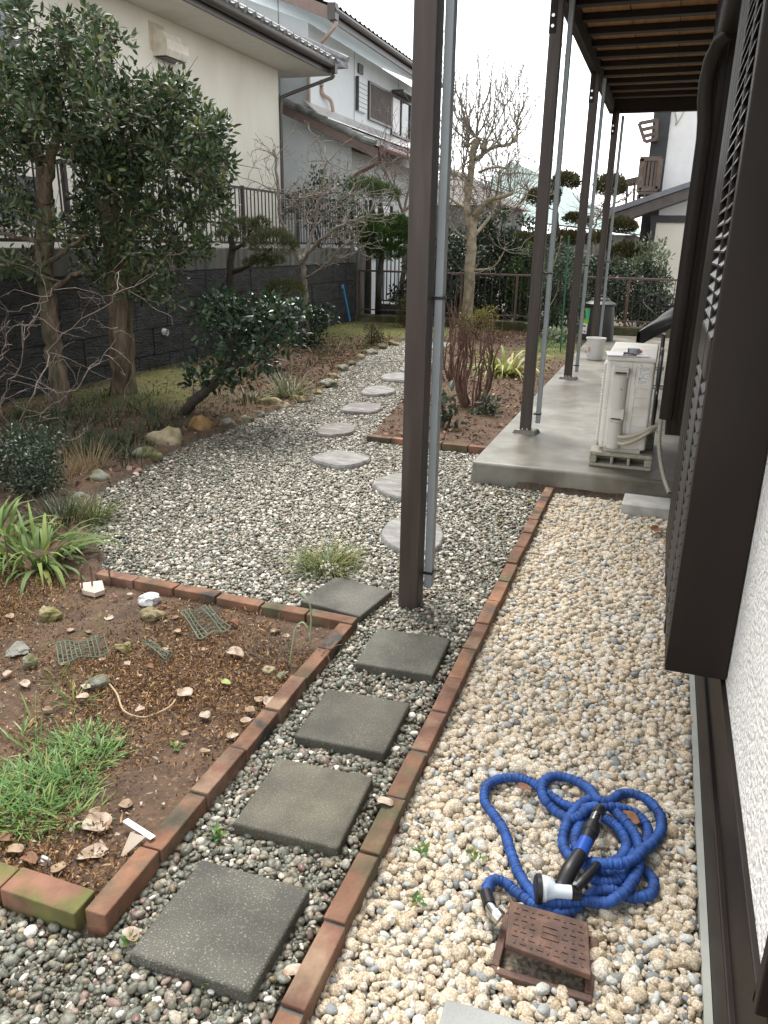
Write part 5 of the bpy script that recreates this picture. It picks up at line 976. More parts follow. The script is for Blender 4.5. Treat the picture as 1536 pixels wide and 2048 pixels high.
# -------- bare deciduous trees
RMIN = .0035
def twig(w, p, d, L, r, depth, wig=.25, up=.25, kids=(2, 3), ang=.6, shrink=.72, nseg=4, n=5, side=.5):
    P = [np.array(p)]; d = np.array(d, float); d /= np.linalg.norm(d)
    for i in range(nseg):
        d = d + rng.normal(0, wig, 3) + np.array([0, 0, up * .3]); d /= np.linalg.norm(d); P.append(P[-1] + d * L / nseg)
        if depth > 0 and i < nseg - 1 and rng.random() < side:
            e = d + rng.normal(0, ang, 3); twig(w, P[-1], e, L * shrink * rng.uniform(.5, .9), r * .55, depth - 1, wig, up, kids, ang, shrink, max(3, nseg - 1), max(3, n - 1), side)
    w.tube(P, np.linspace(r, max(r * .55, RMIN), len(P)), n, cap=False)
    if depth > 0:
        for _ in range(rng.integers(kids[0], kids[1] + 1)):
            e = d + rng.normal(0, ang, 3) + np.array([0, 0, up]); twig(w, P[-1], e, L * shrink * rng.uniform(.7, 1.1), r * .58, depth - 1, wig, up, kids, ang, shrink, max(3, nseg - 1), max(3, n - 1), side)
Y = 13.9; T = Plant(g(936, 660)); T.base[1] = Y; T.base[0] = ds(936, 655, Y)[0]; T.base[2] = 0
def lm(pts, r0, r1, **k): return T.limb([ds(x, y, Y + dy) for x, y, dy in pts], r0, r1, 9, 5, **k)
T.limb([np.array([T.base[0], Y, -.05]), ds(937, 600, Y), ds(941, 520, Y), ds(944, 460, Y), ds(947, 428, Y)], .105, .075, 12, 6, .006)
lm([(944, 470, 0), (934, 430, 0), (936, 390, .05), (942, 345, .05), (946, 305, 0), (952, 280, 0)], .06, .055); lm([(946, 440, 0), (958, 420, -.1), (972, 405, -.15), (985, 398, -.2), (1010, 392, -.3), (1028, 385, -.4)], .06, .025)
lm([(950, 320, 0), (985, 295, .2), (1015, 290, .3), (1032, 275, .3), (1036, 240, .3), (1046, 215, .3)], .035, .012); lm([(940, 370, 0), (915, 350, .2), (895, 345, .3)], .025, .01); lm([(958, 345, 0), (985, 335, -.2), (1015, 336, -.3)], .022, .016); lm([(935, 420, 0), (905, 400, .2), (890, 385, .2)], .03, .012); lm([(950, 470, 0), (975, 440, .3), (990, 410, .5), (1000, 340, .6)], .03, .014); lm([(938, 480, 0), (915, 465, -.1), (900, 440, -.2)], .02, .01); lm([(942, 540, 0), (985, 535, -.2), (1010, 500, -.3)], .02, .008)
for x, y, r in ((952, 285, .075), (980, 403, .075), (1030, 278, .05), (968, 292, .06), (935, 288, .05)): T.w.rock(ds(x, y, Y), (r, r, r * 1.1), int(x), .5, 2)
for x, y, n_, L, r, up, de in ((952, 275, 9, .62, .016, .6, 2), (935, 282, 7, .55, .014, .6, 2), (970, 285, 7, .60, .014, .6, 2), (1046, 215, 4, .35, .008, .5, 2), (1034, 250, 4, .4, .009, .4, 2), (1030, 278, 4, .4, .01, .3, 2), (985, 398, 6, .45, .010, .3, 2), (1028, 385, 5, .5, .009, .3, 2), (895, 345, 5, .5, .010, .4, 2), (890, 385, 5, .45, .009, .3, 2), (900, 440, 4, .4, .008, .2, 2), (1000, 345, 6, .5, .010, .4, 2), (1015, 336, 3, .3, .008, .4, 1), (940, 360, 5, .45, .009, .2, 2), (945, 440, 4, .5, .009, .2, 2), (1010, 500, 5, .4, .007, .2, 2), (940, 545, 3, .4, .007, .1, 2), (890, 300, 0, .5, .009, .4, 2), (930, 330, 5, .6, .010, .4, 2), (960, 320, 7, .7, .010, .5, 2), (925, 345, 5, .7, .010, .4, 2), (1036, 260, 5, .5, .009, .4, 2), (1010, 292, 5, .6, .010, .4, 2), (1020, 390, 5, .6, .010, .4, 2), (910, 352, 5, .6, .010, .5, 2), (1000, 292, 5, .6, .010, .5, 2), (975, 402, 5, .6, .010, .5, 2), (905, 400, 4, .5, .01, .3, 2), (985, 440, 4, .5, .009, .3, 2)):
    for _ in range(n_): d = rng.normal(0, .75, 3) + np.array([0, 0, up * 1.4]); twig(T.tw, ds(x, y, Y), d, L * rng.uniform(.8, 1.45), r, de + (r > .0085), .17, up, (1, 2), .42, .66, 4, 4, .5)
bd = fill([(960, 470, 70, 100), (1000, 540, 50, 60), (960, 300, 60, 60)], Y, .5, 90); T.l.leaves(bd, rng.normal(0, .3, (90, 3)) + np.array([0, 0, 1]), .04, .018, .6, 0, .5)
T.done('magnolia_tree', 'tall bare pale barked magnolia with knobbly pruned limbs', 'tree', m_bark_p, mat('pale_bud', (.5, .48, .36)), leaf='buds')
def bare(name, label, base, Y, limbs, shoots, mw, depth=3, wig=.28, group=None):
    global T
    T = Plant(base)
    for P, r0, r1 in limbs: T.limb([ds(p[0], p[1], Y + p[2]) if not isinstance(p, np.ndarray) else p for p in P], r0, r1, 8, 5, .012)
    for x, y, dy, n_, L, r, dx, dz in shoots:
        for _ in range(n_): twig(T.w, ds(x, y, Y + dy), rng.normal(0, .5, 3) + np.array([dx, 0, dz]), L * rng.uniform(.6, 1.15), r, depth, wig, .12, (1, 2), .65, .72, 4, 5, .5)
    return T.done(name, label, 'tree', mw, None, group, wood='branches')
q = g(612, 695); Y = q[1] - .3
bare('plum_tree', 'grey lichened plum tree with tangled bare twigs before the fence', (q[0], Y, 0), Y, [([np.array([ds(612, 690, Y)[0], Y, -.05]), (612, 640, 0), (608, 560, 0), (606, 520, 0)], .05, .035), ([(607, 530, 0), (585, 490, .1), (562, 440, .2), (557, 380, .2), (552, 320, .2), (545, 300, .2)], .035, .014), ([(607, 520, 0), (640, 480, -.2), (690, 450, -.3), (735, 430, -.3)], .03, .012), ([(607, 515, 0), (630, 450, .2), (640, 380, .3), (655, 320, .3)], .03, .01), ([(608, 560, 0), (650, 530, -.2), (690, 490, -.3), (720, 470, -.3)], .022, .008), ([(562, 430, .2), (600, 400, 0), (660, 385, -.2), (700, 390, -.2)], .02, .008)],
     [(552, 315, .2, 5, .35, .008, 0, .5), (557, 380, .2, 5, .4, .008, -.3, .3), (640, 380, .3, 9, .45, .009, 0, .3), (655, 325, .3, 8, .42, .008, 0, .5), (690, 450, -.3, 8, .42, .008, .2, .2), (735, 430, -.3, 6, .4, .008, .2, .3), (630, 450, .2, 7, .5, .009, 0, .2), (690, 490, -.3, 6, .4, .007, .2, .0), (660, 385, -.2, 8, .45, .008, 0, .3), (700, 390, -.2, 6, .4, .007, .2, .3), (600, 400, 0, 6, .45, .008, 0, .4), (660, 510, -.2, 5, .4, .007, 0, -.1), (585, 480, .1, 4, .4, .008, -.1, .2)], m_twig_g, 2, .32)
Y = 15.6; xb = ds(800, 560, Y)[0]
bare('bare_tree', 'reddish bare tree left of the nearest post before the lower roof', (xb, Y, 0), Y, [([np.array([xb, Y, -.1]), (805, 560, 0), (812, 480, 0), (805, 420, 0)], .06, .04), ([(806, 430, 0), (790, 380, 0), (770, 340, .2), (760, 310, .2)], .03, .01), ([(806, 430, 0), (820, 360, .2), (815, 300, .3)], .03, .01), ([(806, 430, 0), (840, 380, .3), (860, 330, .3)], .03, .01)],
     [(760, 315, .2, 7, .6, .010, -.1, .4), (770, 345, .2, 7, .6, .010, -.4, .2), (790, 380, 0, 7, .6, .010, -.2, .2), (815, 305, .3, 7, .6, .010, 0, .4), (820, 360, .2, 8, .6, .010, .1, .3), (860, 335, .3, 7, .6, .010, .2, .3), (840, 385, .3, 7, .6, .01, .2, .2)], m_twig_pk, 2)
Y = 19; xb = ds(990, 560, Y)[0]
bare('bare_tree', 'distant twiggy bare tree behind the magnolia and the dark shrubs', (xb, Y, 0), Y, [([np.array([xb, Y, -.1]), (985, 520, 0), (990, 460, 0)], .06, .04), ([(990, 470, 0), (960, 420, 0), (930, 380, 0)], .03, .01), ([(990, 470, 0), (1030, 420, 0), (1060, 380, 0)], .03, .01), ([(990, 470, 0), (1000, 400, 0), (1000, 350, 0)], .03, .01)], [(930, 385, 0, 8, .7, .012, -.2, .3), (1060, 385, 0, 8, .7, .012, .2, .3), (1000, 355, 0, 8, .7, .012, 0, .4), (960, 425, 0, 7, .7, .012, -.2, .2), (1030, 425, 0, 7, .7, .012, .2, .2), (1000, 410, 0, 7, .7, .012, 0, .2)], m_twig_pk, 2)
Y = 18; xb = ds(1185, 560, Y)[0]
bare('bare_tree', 'low pinkish bare tree between the two bronze topiary trees', (xb, Y, 0), Y, [([np.array([xb, Y, -.1]), (1185, 540, 0), (1185, 460, 0)], .05, .03), ([(1185, 470, 0), (1170, 430, 0), (1165, 405, 0)], .02, .01), ([(1185, 470, 0), (1200, 430, 0), (1250, 395, 0)], .02, .01)], [(1165, 410, 0, 8, .5, .010, 0, .4), (1200, 430, 0, 8, .5, .010, .1, .3), (1250, 400, 0, 8, .45, .010, .2, .4), (1185, 450, 0, 8, .5, .010, 0, .3)], m_twig_pk, 2)
RMIN = .0012
# foreground quince at the left edge
Y = 4.1; q = ds(-60, 960, Y); T = Plant((q[0], Y, 0))
for P, r0 in (([(-60, 990), (-30, 930), (20, 880), (70, 780), (100, 700), (150, 650), (230, 590), (243, 540)], .012), ([(-60, 990), (-20, 900), (0, 800), (40, 720), (55, 660), (90, 600), (110, 580)], .011), ([(-60, 990), (0, 920), (60, 850), (120, 800), (160, 770), (215, 700), (235, 655)], .011), ([(-60, 990), (0, 940), (70, 905), (130, 880), (175, 860)], .010), ([(-60, 990), (-20, 860), (-10, 760), (10, 690), (20, 640)], .011), ([(-40, 960), (40, 900), (90, 840), (110, 770)], .009), ([(-60, 990), (-10, 950), (60, 960), (130, 1000)], .008)):
    L = T.limb([ds(x, y, Y + rng.normal(0, .12)) for x, y in P], r0 * .62, .0015, 6, 5, .012)
    for p in L[4::2]: twig(T.w, p, rng.normal(0, .6, 3) + np.array([.3, 0, .4]), rng.uniform(.1, .28), .0024, 2, .25, .1, (1, 1), .6, .6, 4, 4, .35)
T.done('quince_bush', 'bare pinkish twiggy bush leaning in at the left edge', 'bush', m_twig_pk, None, wood='branches')
# -------- topiary junipers beyond the rail
def topiary(label, pads, trunkpx, Y):
    xb = ds(*trunkpx[0], Y)[0]; T = Plant((xb, Y, 0)); T.limb([np.array([xb, Y, -.1])] + [ds(x, y, Y) for x, y in trunkpx], .08, .03, 8, 5, .015)
    for x, y, rx, rz in pads:
        c = ds(x, y, Y + rng.uniform(-.2, .2)); T.reach(c - np.array([0, 0, .1]), .035, .02)
        needlepad(T, c, px2m(x, y, Y, rx), px2m(x, y, Y, rz), int(rx * rz * 2.6), .07, W=.022)
        needlepad(T, c + np.array([px2m(x, y, Y, rx * .4), .05, -.03]), px2m(x, y, Y, rx * .7), px2m(x, y, Y, rz * .8), int(rx * rz * 1.0), .07, W=.022)
    T.done('topiary_juniper', label, 'tree', m_bark_d, m_lf_jun, 'cloud pruned junipers beyond the rail')
topiary('bronze cloud pruned juniper just right of the second post', [(1130, 365, 26, 17), (1080, 400, 26, 18), (1152, 440, 24, 12), (1140, 480, 42, 16), (1050, 482, 34, 14), (1105, 385, 14, 12)], [(1112, 560), (1115, 480), (1112, 420), (1120, 385)], 15.6)
topiary('bronze cloud pruned juniper near the farthest post', [(1218, 376, 30, 24), (1240, 455, 30, 18), (1255, 505, 30, 18), (1225, 545, 36, 16), (1200, 480, 20, 14)], [(1215, 570), (1218, 500), (1210, 430), (1218, 390)], 16.2)
# -------- shrubs
def shrub(name, label, ells, Y, thick, nc, nl, L, W, ml, r=.13, base=None, stems=3, group='dark shrubs behind the garden rail', cat='shrub', mw=None, up=.3, flat=.5):
    e = ells[0]; b0 = base if base is not None else np.array([ds(e[0], e[1], Y)[0], Y, 0]); T = Plant(b0); C = fill(ells, Y, thick, nc)
    for k in range(stems):
        a = np.array(b0) + np.array([rng.normal(0, .05), rng.normal(0, .03), -.03]); c = C[rng.integers(0, len(C))]; T.limb([a, a * .6 + c * .4 + np.array([0, 0, .1]), c], .014, .005, 6, 4, .008)
    for c in C: T.reach(c, .012); T.leafclump(c, r * rng.uniform(.7, 1.3), int(nl * rng.uniform(.6, 1.4)), L, W, up, flat)
    return T.done(name, label, cat, mw or m_bark_d, ml, group, wood='stems', leaf='foliage')
shrub('evergreen_shrub', 'dark glossy shrub left of the magnolia trunk behind the rail', [(885, 560, 60, 80), (865, 500, 40, 46), (900, 620, 50, 40), (900, 490, 40, 30)], 15.1, .5, 85, 60, .07, .035, m_lf_shrub)
shrub('evergreen_shrub', 'dark glossy shrub with pale highlights right of the magnolia trunk', [(1010, 540, 60, 60), (985, 490, 60, 40), (1030, 600, 60, 50), (1000, 450, 60, 26), (965, 600, 30, 50)], 15.3, .5, 120, 60, .075, .036, m_lf_shrub)
shrub('conifer_hedge', 'mid green soft conifer between the magnolia and the second post', [(1045, 540, 40, 50), (1060, 600, 46, 44)], 14.9, .3, 60, 80, .05, .02, m_lf_yew)
shrub('nandina_shrub', 'grey green feathery shrub between the second and third posts', [(1125, 560, 50, 66), (1135, 600, 54, 56), (1100, 620, 44, 36)], 13.7, .4, 90, 60, .07, .02, m_lf_nand, stems=5)
shrub('evergreen_shrub', 'dark hedge behind the rail right of the dark bin', [(1270, 590, 74, 66), (1210, 580, 50, 60), (1300, 620, 50, 40)], 15.0, .4, 130, 60, .06, .028, m_lf_shrub)
shrub('tall_hedge', 'tall dark hedge filling the space behind the pruned junipers', [(930, 560, 80, 60), (1010, 550, 80, 70), (1090, 560, 70, 60), (1170, 570, 70, 60), (1250, 580, 80, 60), (880, 520, 40, 60), (1060, 500, 60, 40)], 17.4, .5, 230, 60, .10, .05, m_lf_shrub, .2, base=np.array([ds(1080, 560, 17.4)[0], 17.4, 0]), group=None, cat='hedge')
shrub('leafy_shrub', 'pale leaved upright shrub in front of the neighbour house wall', [(1290, 530, 36, 50), (1310, 560, 34, 50), (1275, 560, 30, 40), (1320, 510, 22, 30)], 15.4, .3, 55, 26, .075, .026, m_lf_pale, up=.8)
shrub('evergreen_shrub', 'dark leafy shrub on the yard behind the tangled plum', [(640, 400, 60, 50), (680, 440, 50, 40), (610, 430, 40, 36)], 13.0, .3, 45, 26, .08, .038, m_lf_cam, base=np.array([ds(640, 500, 13)[0], 13, 1.33]), group='shrubs behind the fence')
shrub('evergreen_shrub', 'dark shrub below the round yew by the grey barred fence', [(800, 610, 40, 30), (840, 560, 36, 70)], 14.9, .3, 50, 50, .07, .032, m_lf_shrub)
shrub('yellow_green_shrub', 'low yellow green shrub with reddish tips in front of the magnolia', [(955, 645, 32, 26), (975, 630, 20, 16), (935, 660, 20, 16)], g(955, 685)[1], .2, 34, 34, .045, .02, m_lf_yel, .09, base=g(955, 685), group=None)
shrub('clipped_shrub', 'small olive clipped shrub at the foot of the round yew', [(812, 612, 16, 22), (800, 640, 14, 14)], 13.6, .15, 16, 40, .04, .018, m_lf_jun, .08, base=g(812, 655), group=None)
shrub('clipped_shrub', 'low dry looking shrub in the mossy ground at the far end', [(748, 672, 24, 20)], g(748, 695)[1], .15, 18, 36, .04, .014, m_lf_jun, .08, base=g(748, 695), group=None)
q = g(30, 1010); shrub('dark_bush', 'low dark fine leaved bush at the left edge behind the strap leaves', [(30, 930, 80, 60), (70, 890, 50, 36), (-20, 960, 60, 70), (70, 960, 50, 46)], q[1] + .15, .3, 110, 50, .03, .012, m_lf_shrub, .08, base=np.array([q[0], q[1] + .15, 0]), group=None)
q = g(885, 862); shrub('young_camellia', 'young plant with big glossy leaves beside the nearest post', [(880, 810, 14, 18), (895, 800, 14, 16), (905, 835, 16, 12), (880, 840, 12, 10)], q[1], .1, 12, 6, .085, .04, m_lf_yel if 0 else m_lf_nand, .05, base=q, group=None)
q = g(968, 838); shrub('young_camellia', 'small young plant with drooping leaves under the brown stems', [(960, 830, 22, 8), (975, 815, 14, 12)], q[1], .1, 9, 7, .085, .035, m_lf_nand, .05, base=q, group=None)
# brown cut stems fan
def stemfan(label, px, n_, h, spread, tip, group=None):
    q = g(*px); T = Plant(q)
    for k in range(n_):
        a = rng.uniform(0, 6.283); r = rng.uniform(0, .10); p = q + np.array([r * math.cos(a), r * math.sin(a), -.02]); s1 = spread * rng.uniform(.2, 1); e = p + np.array([math.cos(a) * s1, math.sin(a) * s1 * .7, h * rng.uniform(.6, 1.05)]); m1 = p * .6 + e * .4 + np.array([math.cos(a) * .06, math.sin(a) * .05, -.03]); L = T.limb([p, m1, p * .25 + e * .75 + rng.normal(0, .02, 3), e], rng.uniform(.008, .017), .004, 6, 4, .006)
        for z in (10, 7, 8, 11):
            if rng.random() < .7: twig(T.w, L[min(z, len(L) - 1)], rng.normal(0, .35, 3) + np.array([0, 0, 1]), rng.uniform(.12, .34), .0045, 0, .12, .2, (1, 1), .4, .6, 3, 5, 0)
    T.done('stem_shrub', label, 'shrub', m_twig_r, None, wood='stems')
stemfan('many stemmed brown leafless shrub right of the nearest post', (945, 822), 20, .95, .36, 1); stemfan('smaller leafless brown shrub just behind the nearest post', (905, 770), 9, .85, .22, 1)
q = g(1000, 690)
# thin stake and young stem in the right bed
a, b_ = np.array([ds(1122, 690, 11.5)[0], 11.5, -.05]), ds(1138, 470, 11.5); b = G(); b.tube([a, b_], .011, 8); tag(settle(b.build('garden_stake', m_greenpole)), 'thin green plastic garden stake between the second and third posts', 'stake')
a = g(1085, 735); T = Plant(a); T.limb([a, ds(1092, 650, a[1]), ds(1098, 560, a[1]), ds(1118, 500, a[1]), ds(1122, 470, a[1])], .012, .004); T.limb([ds(1094, 620, a[1]), ds(1112, 590, a[1]), ds(1118, 560, a[1])], .006, .002); T.limb([ds(1098, 570, a[1]), ds(1085, 530, a[1])], .005, .002); T.done('young_sapling', 'thin pale bare sapling between the second and third posts', 'sapling', m_bark_p, None, wood='stem')

# -------- tufts and ground plants
def tuft(name, label, px, n_, L, W, m_, spread=.06, lean=(.1, 1.0), droop=.9, group=None, cat='plant', zoff=.0, xy=None):
    q = np.array(g(*px)) if xy is None else np.array(xy); b = G(); r = spread * np.sqrt(rng.random(n_)); a = rng.uniform(0, 6.283, n_); P = np.column_stack([r * np.cos(a), r * np.sin(a), np.full(n_, zoff)])
    b.blades(P, a + rng.normal(0, .5, n_), rng.uniform(lean[0], lean[1], n_), L * rng.uniform(.55, 1.1, n_), W * rng.uniform(.7, 1.2, n_), droop * rng.uniform(.5, 1.3, n_))
    o = b.build(name, m_, smooth=True, sharp=0); o.location = [float(v) for v in q]; return tag(o, label, cat, group)
tuft('grass_tuft', 'olive green grass tuft beside the first square paver', (655, 1135), 300, .19, .0055, m_bl_grass, .11, (.5, 1.45), .9)
tuft('grass_tuft', 'fine olive grass tuft behind the big strap leaves', (125, 1055), 240, .24, .006, m_bl_mondo, .11, (.2, 1.25), .9)
tuft('grass_tuft', 'fine dark grass spilling over the gravel at the left', (185, 1040), 200, .20, .005, m_bl_grass, .08, (.3, 1.3), .8)
tuft('strap_leaf_plant', 'big strap leaved plant spilling over the far left brick corner', (75, 1125), 130, .38, .025, m_bl_lily, .13, (.35, 1.5), 2.3)
tuft('strap_leaf_plant', 'second strap leaved clump at the left edge of the soil bed', (-15, 1095), 110, .38, .025, m_bl_lily, .13, (.3, 1.5), 2.2)
tuft('yellowing_lily', 'yellowing strap leaved plant left of the second post', (1008, 752), 95, .66, .036, m_bl_yel, .14, (.25, 1.2), 2.6)
tuft('striped_grass', 'variegated striped grass clump at the edge stones', (580, 800), 130, .36, .012, m_bl_pale, .10, (.2, 1.2), 1.2)
tuft('grass_tuft', 'small striped grass clump left of the edge stones', (500, 812), 80, .26, .009, m_bl_mondo, .08, (.2, 1.2), 1.1)
tuft('dry_grass', 'straw coloured dry grass beside the dark bush', (178, 950), 110, .30, .004, m_bl_dry, .08, (.1, .8), .5)
tuft('dry_grass', 'dry grass stalks left of the reddish slab', (130, 975), 70, .26, .004, m_bl_dry, .08, (.1, .9), .5)
for k, (x, y, n_) in enumerate(((90, 900, 150), (150, 885, 150), (205, 900, 160), (255, 890, 160), (215, 860, 140), (300, 868, 140), (275, 915, 100), (120, 865, 140), (60, 870, 140), (330, 845, 120), (235, 835, 120), (170, 850, 120), (20, 890, 140), (255, 935, 90), (180, 820, 130), (140, 840, 130), (100, 850, 130), (60, 840, 130), (20, 850, 130), (270, 820, 110), (300, 835, 110), (120, 915, 120), (60, 930, 120), (185, 915, 110), (230, 915, 110), (340, 870, 90), (310, 800, 90), (215, 800, 100))):
    tuft('mondo_grass', 'dark mondo grass clump under the evergreen trees', (x, y), n_, .20, .007, m_bl_mondo, .15, (.1, 1.2), 1.0, 'mondo grass clumps under the evergreens')
for k, (x, y, m_) in enumerate(((655, 715, m_bl_mondo), (620, 735, m_bl_mondo), (690, 700, m_bl_pale), (560, 770, m_bl_mondo), (340, 735, m_bl_mondo), (375, 745, m_bl_mondo), (300, 748, m_bl_mondo), (480, 760, m_bl_mondo))):
    tuft('grass_clump', 'low grassy clump scattered in the mossy border', (x, y), 90, .22, .007, m_, .14, (.2, 1.3), .9, 'grassy clumps in the mossy border')
for k, (x, y) in enumerate(((1085, 700), (1110, 715), (1125, 700), (1100, 690), (1075, 712), (1130, 690))):
    tuft('grass_clump', 'fresh green grass clump beside the slab left of the third post', (x, y), 100, .22, .010, m_bl_chive, .16, (.2, 1.2), .9, 'grass clumps beside the slab')
for k, (x, y) in enumerate(((690, 665), (720, 655), (790, 660), (830, 668), (1050, 662), (985, 672), (900, 668), (880, 655))):
    tuft('grass_clump', 'small grass clump at the back by the mossy curb', (x, y), 80, .2, .010, m_bl_mondo if k % 2 else m_bl_grass, .18, (.2, 1.2), .9, 'grass clumps by the mossy curb')
T = Plant(g(1110, 690)); T.leafclump(g(1110, 690) + np.array([0, 0, .15]), .2, 160, .08, .055, .6, .7, sq=.6); T.leafclump(g(1130, 682) + np.array([0, 0, .12]), .15, 90, .08, .055, .6, .7, sq=.6); T.done('variegated_plant', 'low plant with cream and green rounded leaves by the third post', 'plant', None, ramp_mat('cream_green_leaf', [(0, (.08, .14, .06)), (.5, (.25, .32, .18)), (1, (.6, .62, .5))], rough=.5, trans=.2), leaf='foliage')
# chives: a wide patch of separate clumps
CH = [(150, 1500), (185, 1490), (195, 1520), (120, 1530), (80, 1550), (165, 1545), (40, 1570), (110, 1570), (10, 1590), (75, 1600), (140, 1590), (40, 1620), (100, 1640), (5, 1640), (60, 1650), (150, 1640), (-30, 1600), (-30, 1640)]
for x, y in CH: tuft('chive_clump', 'bright green chive clump in the near left corner of the soil bed', (x, y), 100, .078, .0052, m_bl_chive, .07, (.5, 1.55), .7, 'bright green chives in the soil bed', zoff=.008)
for x, y in ((70, 1440), (150, 1415), (155, 1400), (120, 1370), (40, 1480), (75, 1505)): tuft('grass_sprout', 'sparse green grass sprout in the brown soil bed', (x, y), 14, .10, .005, m_bl_chive if y > 1410 else m_bl_grass, .03, (.2, 1.3), .6, 'sparse grass sprouts in the soil bed', zoff=.008)
for lb, pts in (('arching green onion stem near the bed corner', [(618, 1300, .01), (622, 1245, .09), (620, 1210, .14), (605, 1190, .155), (590, 1180, .15)]), ('bent pale onion stem at the right of the soil bed', [(578, 1340, .01), (585, 1290, .07), (592, 1255, .11), (605, 1245, .115), (615, 1255, .10)]), ('long curved straw lying in the soil bed', [(215, 1372, .02), (235, 1400, .025), (250, 1435, .025), (290, 1445, .02), (335, 1430, .025), (352, 1410, .02)])):
    b = G(); b.tube(spline([np.array(g(x, y, 0)) + np.array([0, 0, z]) if z < .03 else at(x, y, 1, g(pts[0][0], pts[0][1])[1]) for x, y, z in pts], 8), .0032, 6); tag(settle(b.build('onion_stem' if 'onion' in lb else 'straw', mat('stem_' + lb[:5].strip(), (.28, .36, .2) if 'onion' in lb else (.42, .30, .18)), smooth=True)), lb, 'stem')
q = g(560, 1318); T = Plant(q)
for k in range(60): a = rng.uniform(0, 6.28); twig(T.w, q + np.array([rng.normal(0, .06), rng.normal(0, .05), .0]), (math.cos(a), math.sin(a), .55), rng.uniform(.05, .13), .0016, 1, .3, .0, (1, 2), .7, .6, 3, 4, .5)
T.done('dry_herb', 'dead grey brown wiry herb near the right bricks of the bed', 'plant', mat('dead_herb', (.15, .11, .08)), None, wood='stems')
for k, (x, y, h) in enumerate(((22, 1170, .24), (185, 1185, .13), (165, 1190, .12), (220, 1175, .10))):
    q = g(x, y); b = G(); b.tube([q - [0, 0, .03], q + [.004, 0, h * .5], q + [0, .003, h]], .004, 6); tag(settle(b.build('dry_stalk', m_twig_r)), 'short cut red brown stalk standing in the far left of the bed', 'stalk', 'cut stalks in the soil bed')
for k, (x, y) in enumerate(((845, 1700), (832, 1800), (950, 1715), (430, 1665), (432, 1668), (640, 1485), (515, 1470), (350, 1495), (410, 1958), (262, 1880), (1000, 1040), (1000, 985), (1060, 1005))):
    T = Plant(g(x, y, .0)); T.leafclump(g(x, y, .012), .016, 12, .022, .012, .8, .7, sq=.4)
    lbl = 'tiny green weed seedling among the cream pebbles' if 800 < x < 960 else 'tiny green weed seedling among the grey pebbles'
    T.done('weed_seedling', lbl, 'weed', None, m_bl_chive if y > 1100 else m_lf_yel, 'weeds in the cream pebbles' if 800 < x < 960 else 'weeds in the grey pebbles', leaf='leaves')
# -------- fallen leaves
def dleaf(px, L, m_, label, group=None, z=.022, curl=.5, asp=.62):
    q = np.array(g(px[0], px[1], z)); b = G(); yaw = rng.uniform(0, 6.28); ca, sa = math.cos(yaw), math.sin(yaw); cu = curl * rng.uniform(.5, 1.3); ph = rng.uniform(0, 6)
    def f(u, v):
        t = u * 2 - 1; wd = asp * L / 2 * (1 - abs(t) ** 2.2) ** .7 * (1 + .05 * math.sin(u * 11 + ph)); s_ = (v * 2 - 1); x = t * L / 2; y = s_ * wd; h = L * cu * .35 * (s_ * s_ * .8 * (wd / (asp * L / 2 + 1e-6)) + t * t * .5 * math.sin(ph)) + .045 * L * math.sin(u * 6 + v * 4 + ph) + .004
        return (x * ca - y * sa, x * sa + y * ca, max(h, -.012))
    b.grid(f, 12, 6); o = b.build('dry_leaf', m_, smooth=True, sharp=0); o.location = [float(v) for v in q]; so_m = o.modifiers.new('thickness', 'SOLIDIFY'); so_m.thickness = .0008; tag(o, label, 'leaf', group); return o
GR = 'dry leaves lying in the soil bed'; LT = 'curled dry tan leaf lying in the brown soil bed'
dleaf((370, 1388), .062, m_dleaf[2], 'large rounded pale leaf in the middle of the soil bed', asp=.85, curl=.3); dleaf((470, 1310), .085, m_dleaf[2], 'large folded tan leaf left of the dry herb', curl=.9); dleaf((467, 1248), .05, m_dleaf[1], 'orange brown curled leaf by the far net', curl=.9); dleaf((452, 1366), .045, m_dleaf[3], 'fallen green leaf in the soil bed', curl=.3); dleaf((195, 1650), .085, m_dleaf[2], 'big torn pale leaf below the chives', curl=.45, asp=.9); dleaf((540, 1408), .07, m_dleaf[2], 'large pinkish leaf leaning on the right bricks', curl=.5); dleaf((185, 1710), .08, m_dleaf[2], 'crumpled pale leaf in the near corner of the bed', curl=.5)
for x, y, s_ in ((218, 1238, .04), (410, 1432, .045), (550, 1262, .04), (572, 1275, .04), (255, 1330, .03), (205, 1320, .03), (142, 1262, .03), (178, 1266, .035), (50, 1368, .05), (15, 1348, .045), (200, 1360, .035), (172, 1375, .04), (165, 1395, .04), (352, 1236, .035), (355, 1264, .035), (328, 1214, .03), (260, 1190, .03), (410, 1300, .03), (500, 1422, .04), (518, 1400, .035), (492, 1442, .035), (465, 1473, .04), (410, 1503, .035), (252, 1612, .045), (190, 1625, .04), (117, 1738, .04), (60, 1720, .045), (10, 1676, .05), (230, 1195, .03), (20, 1235, .05), (95, 1420, .04), (300, 1335, .035), (280, 1420, .035), (130, 1330, .035), (240, 1480, .04), (30, 1700, .04), (370, 1470, .03), (330, 1300, .03)):
    dleaf((x, y), s_ * rng.uniform(.9, 1.2), m_dleaf[rng.choice([0, 0, 2, 2, 1])], LT, GR, curl=rng.uniform(.15, .6), asp=rng.uniform(.5, .85))
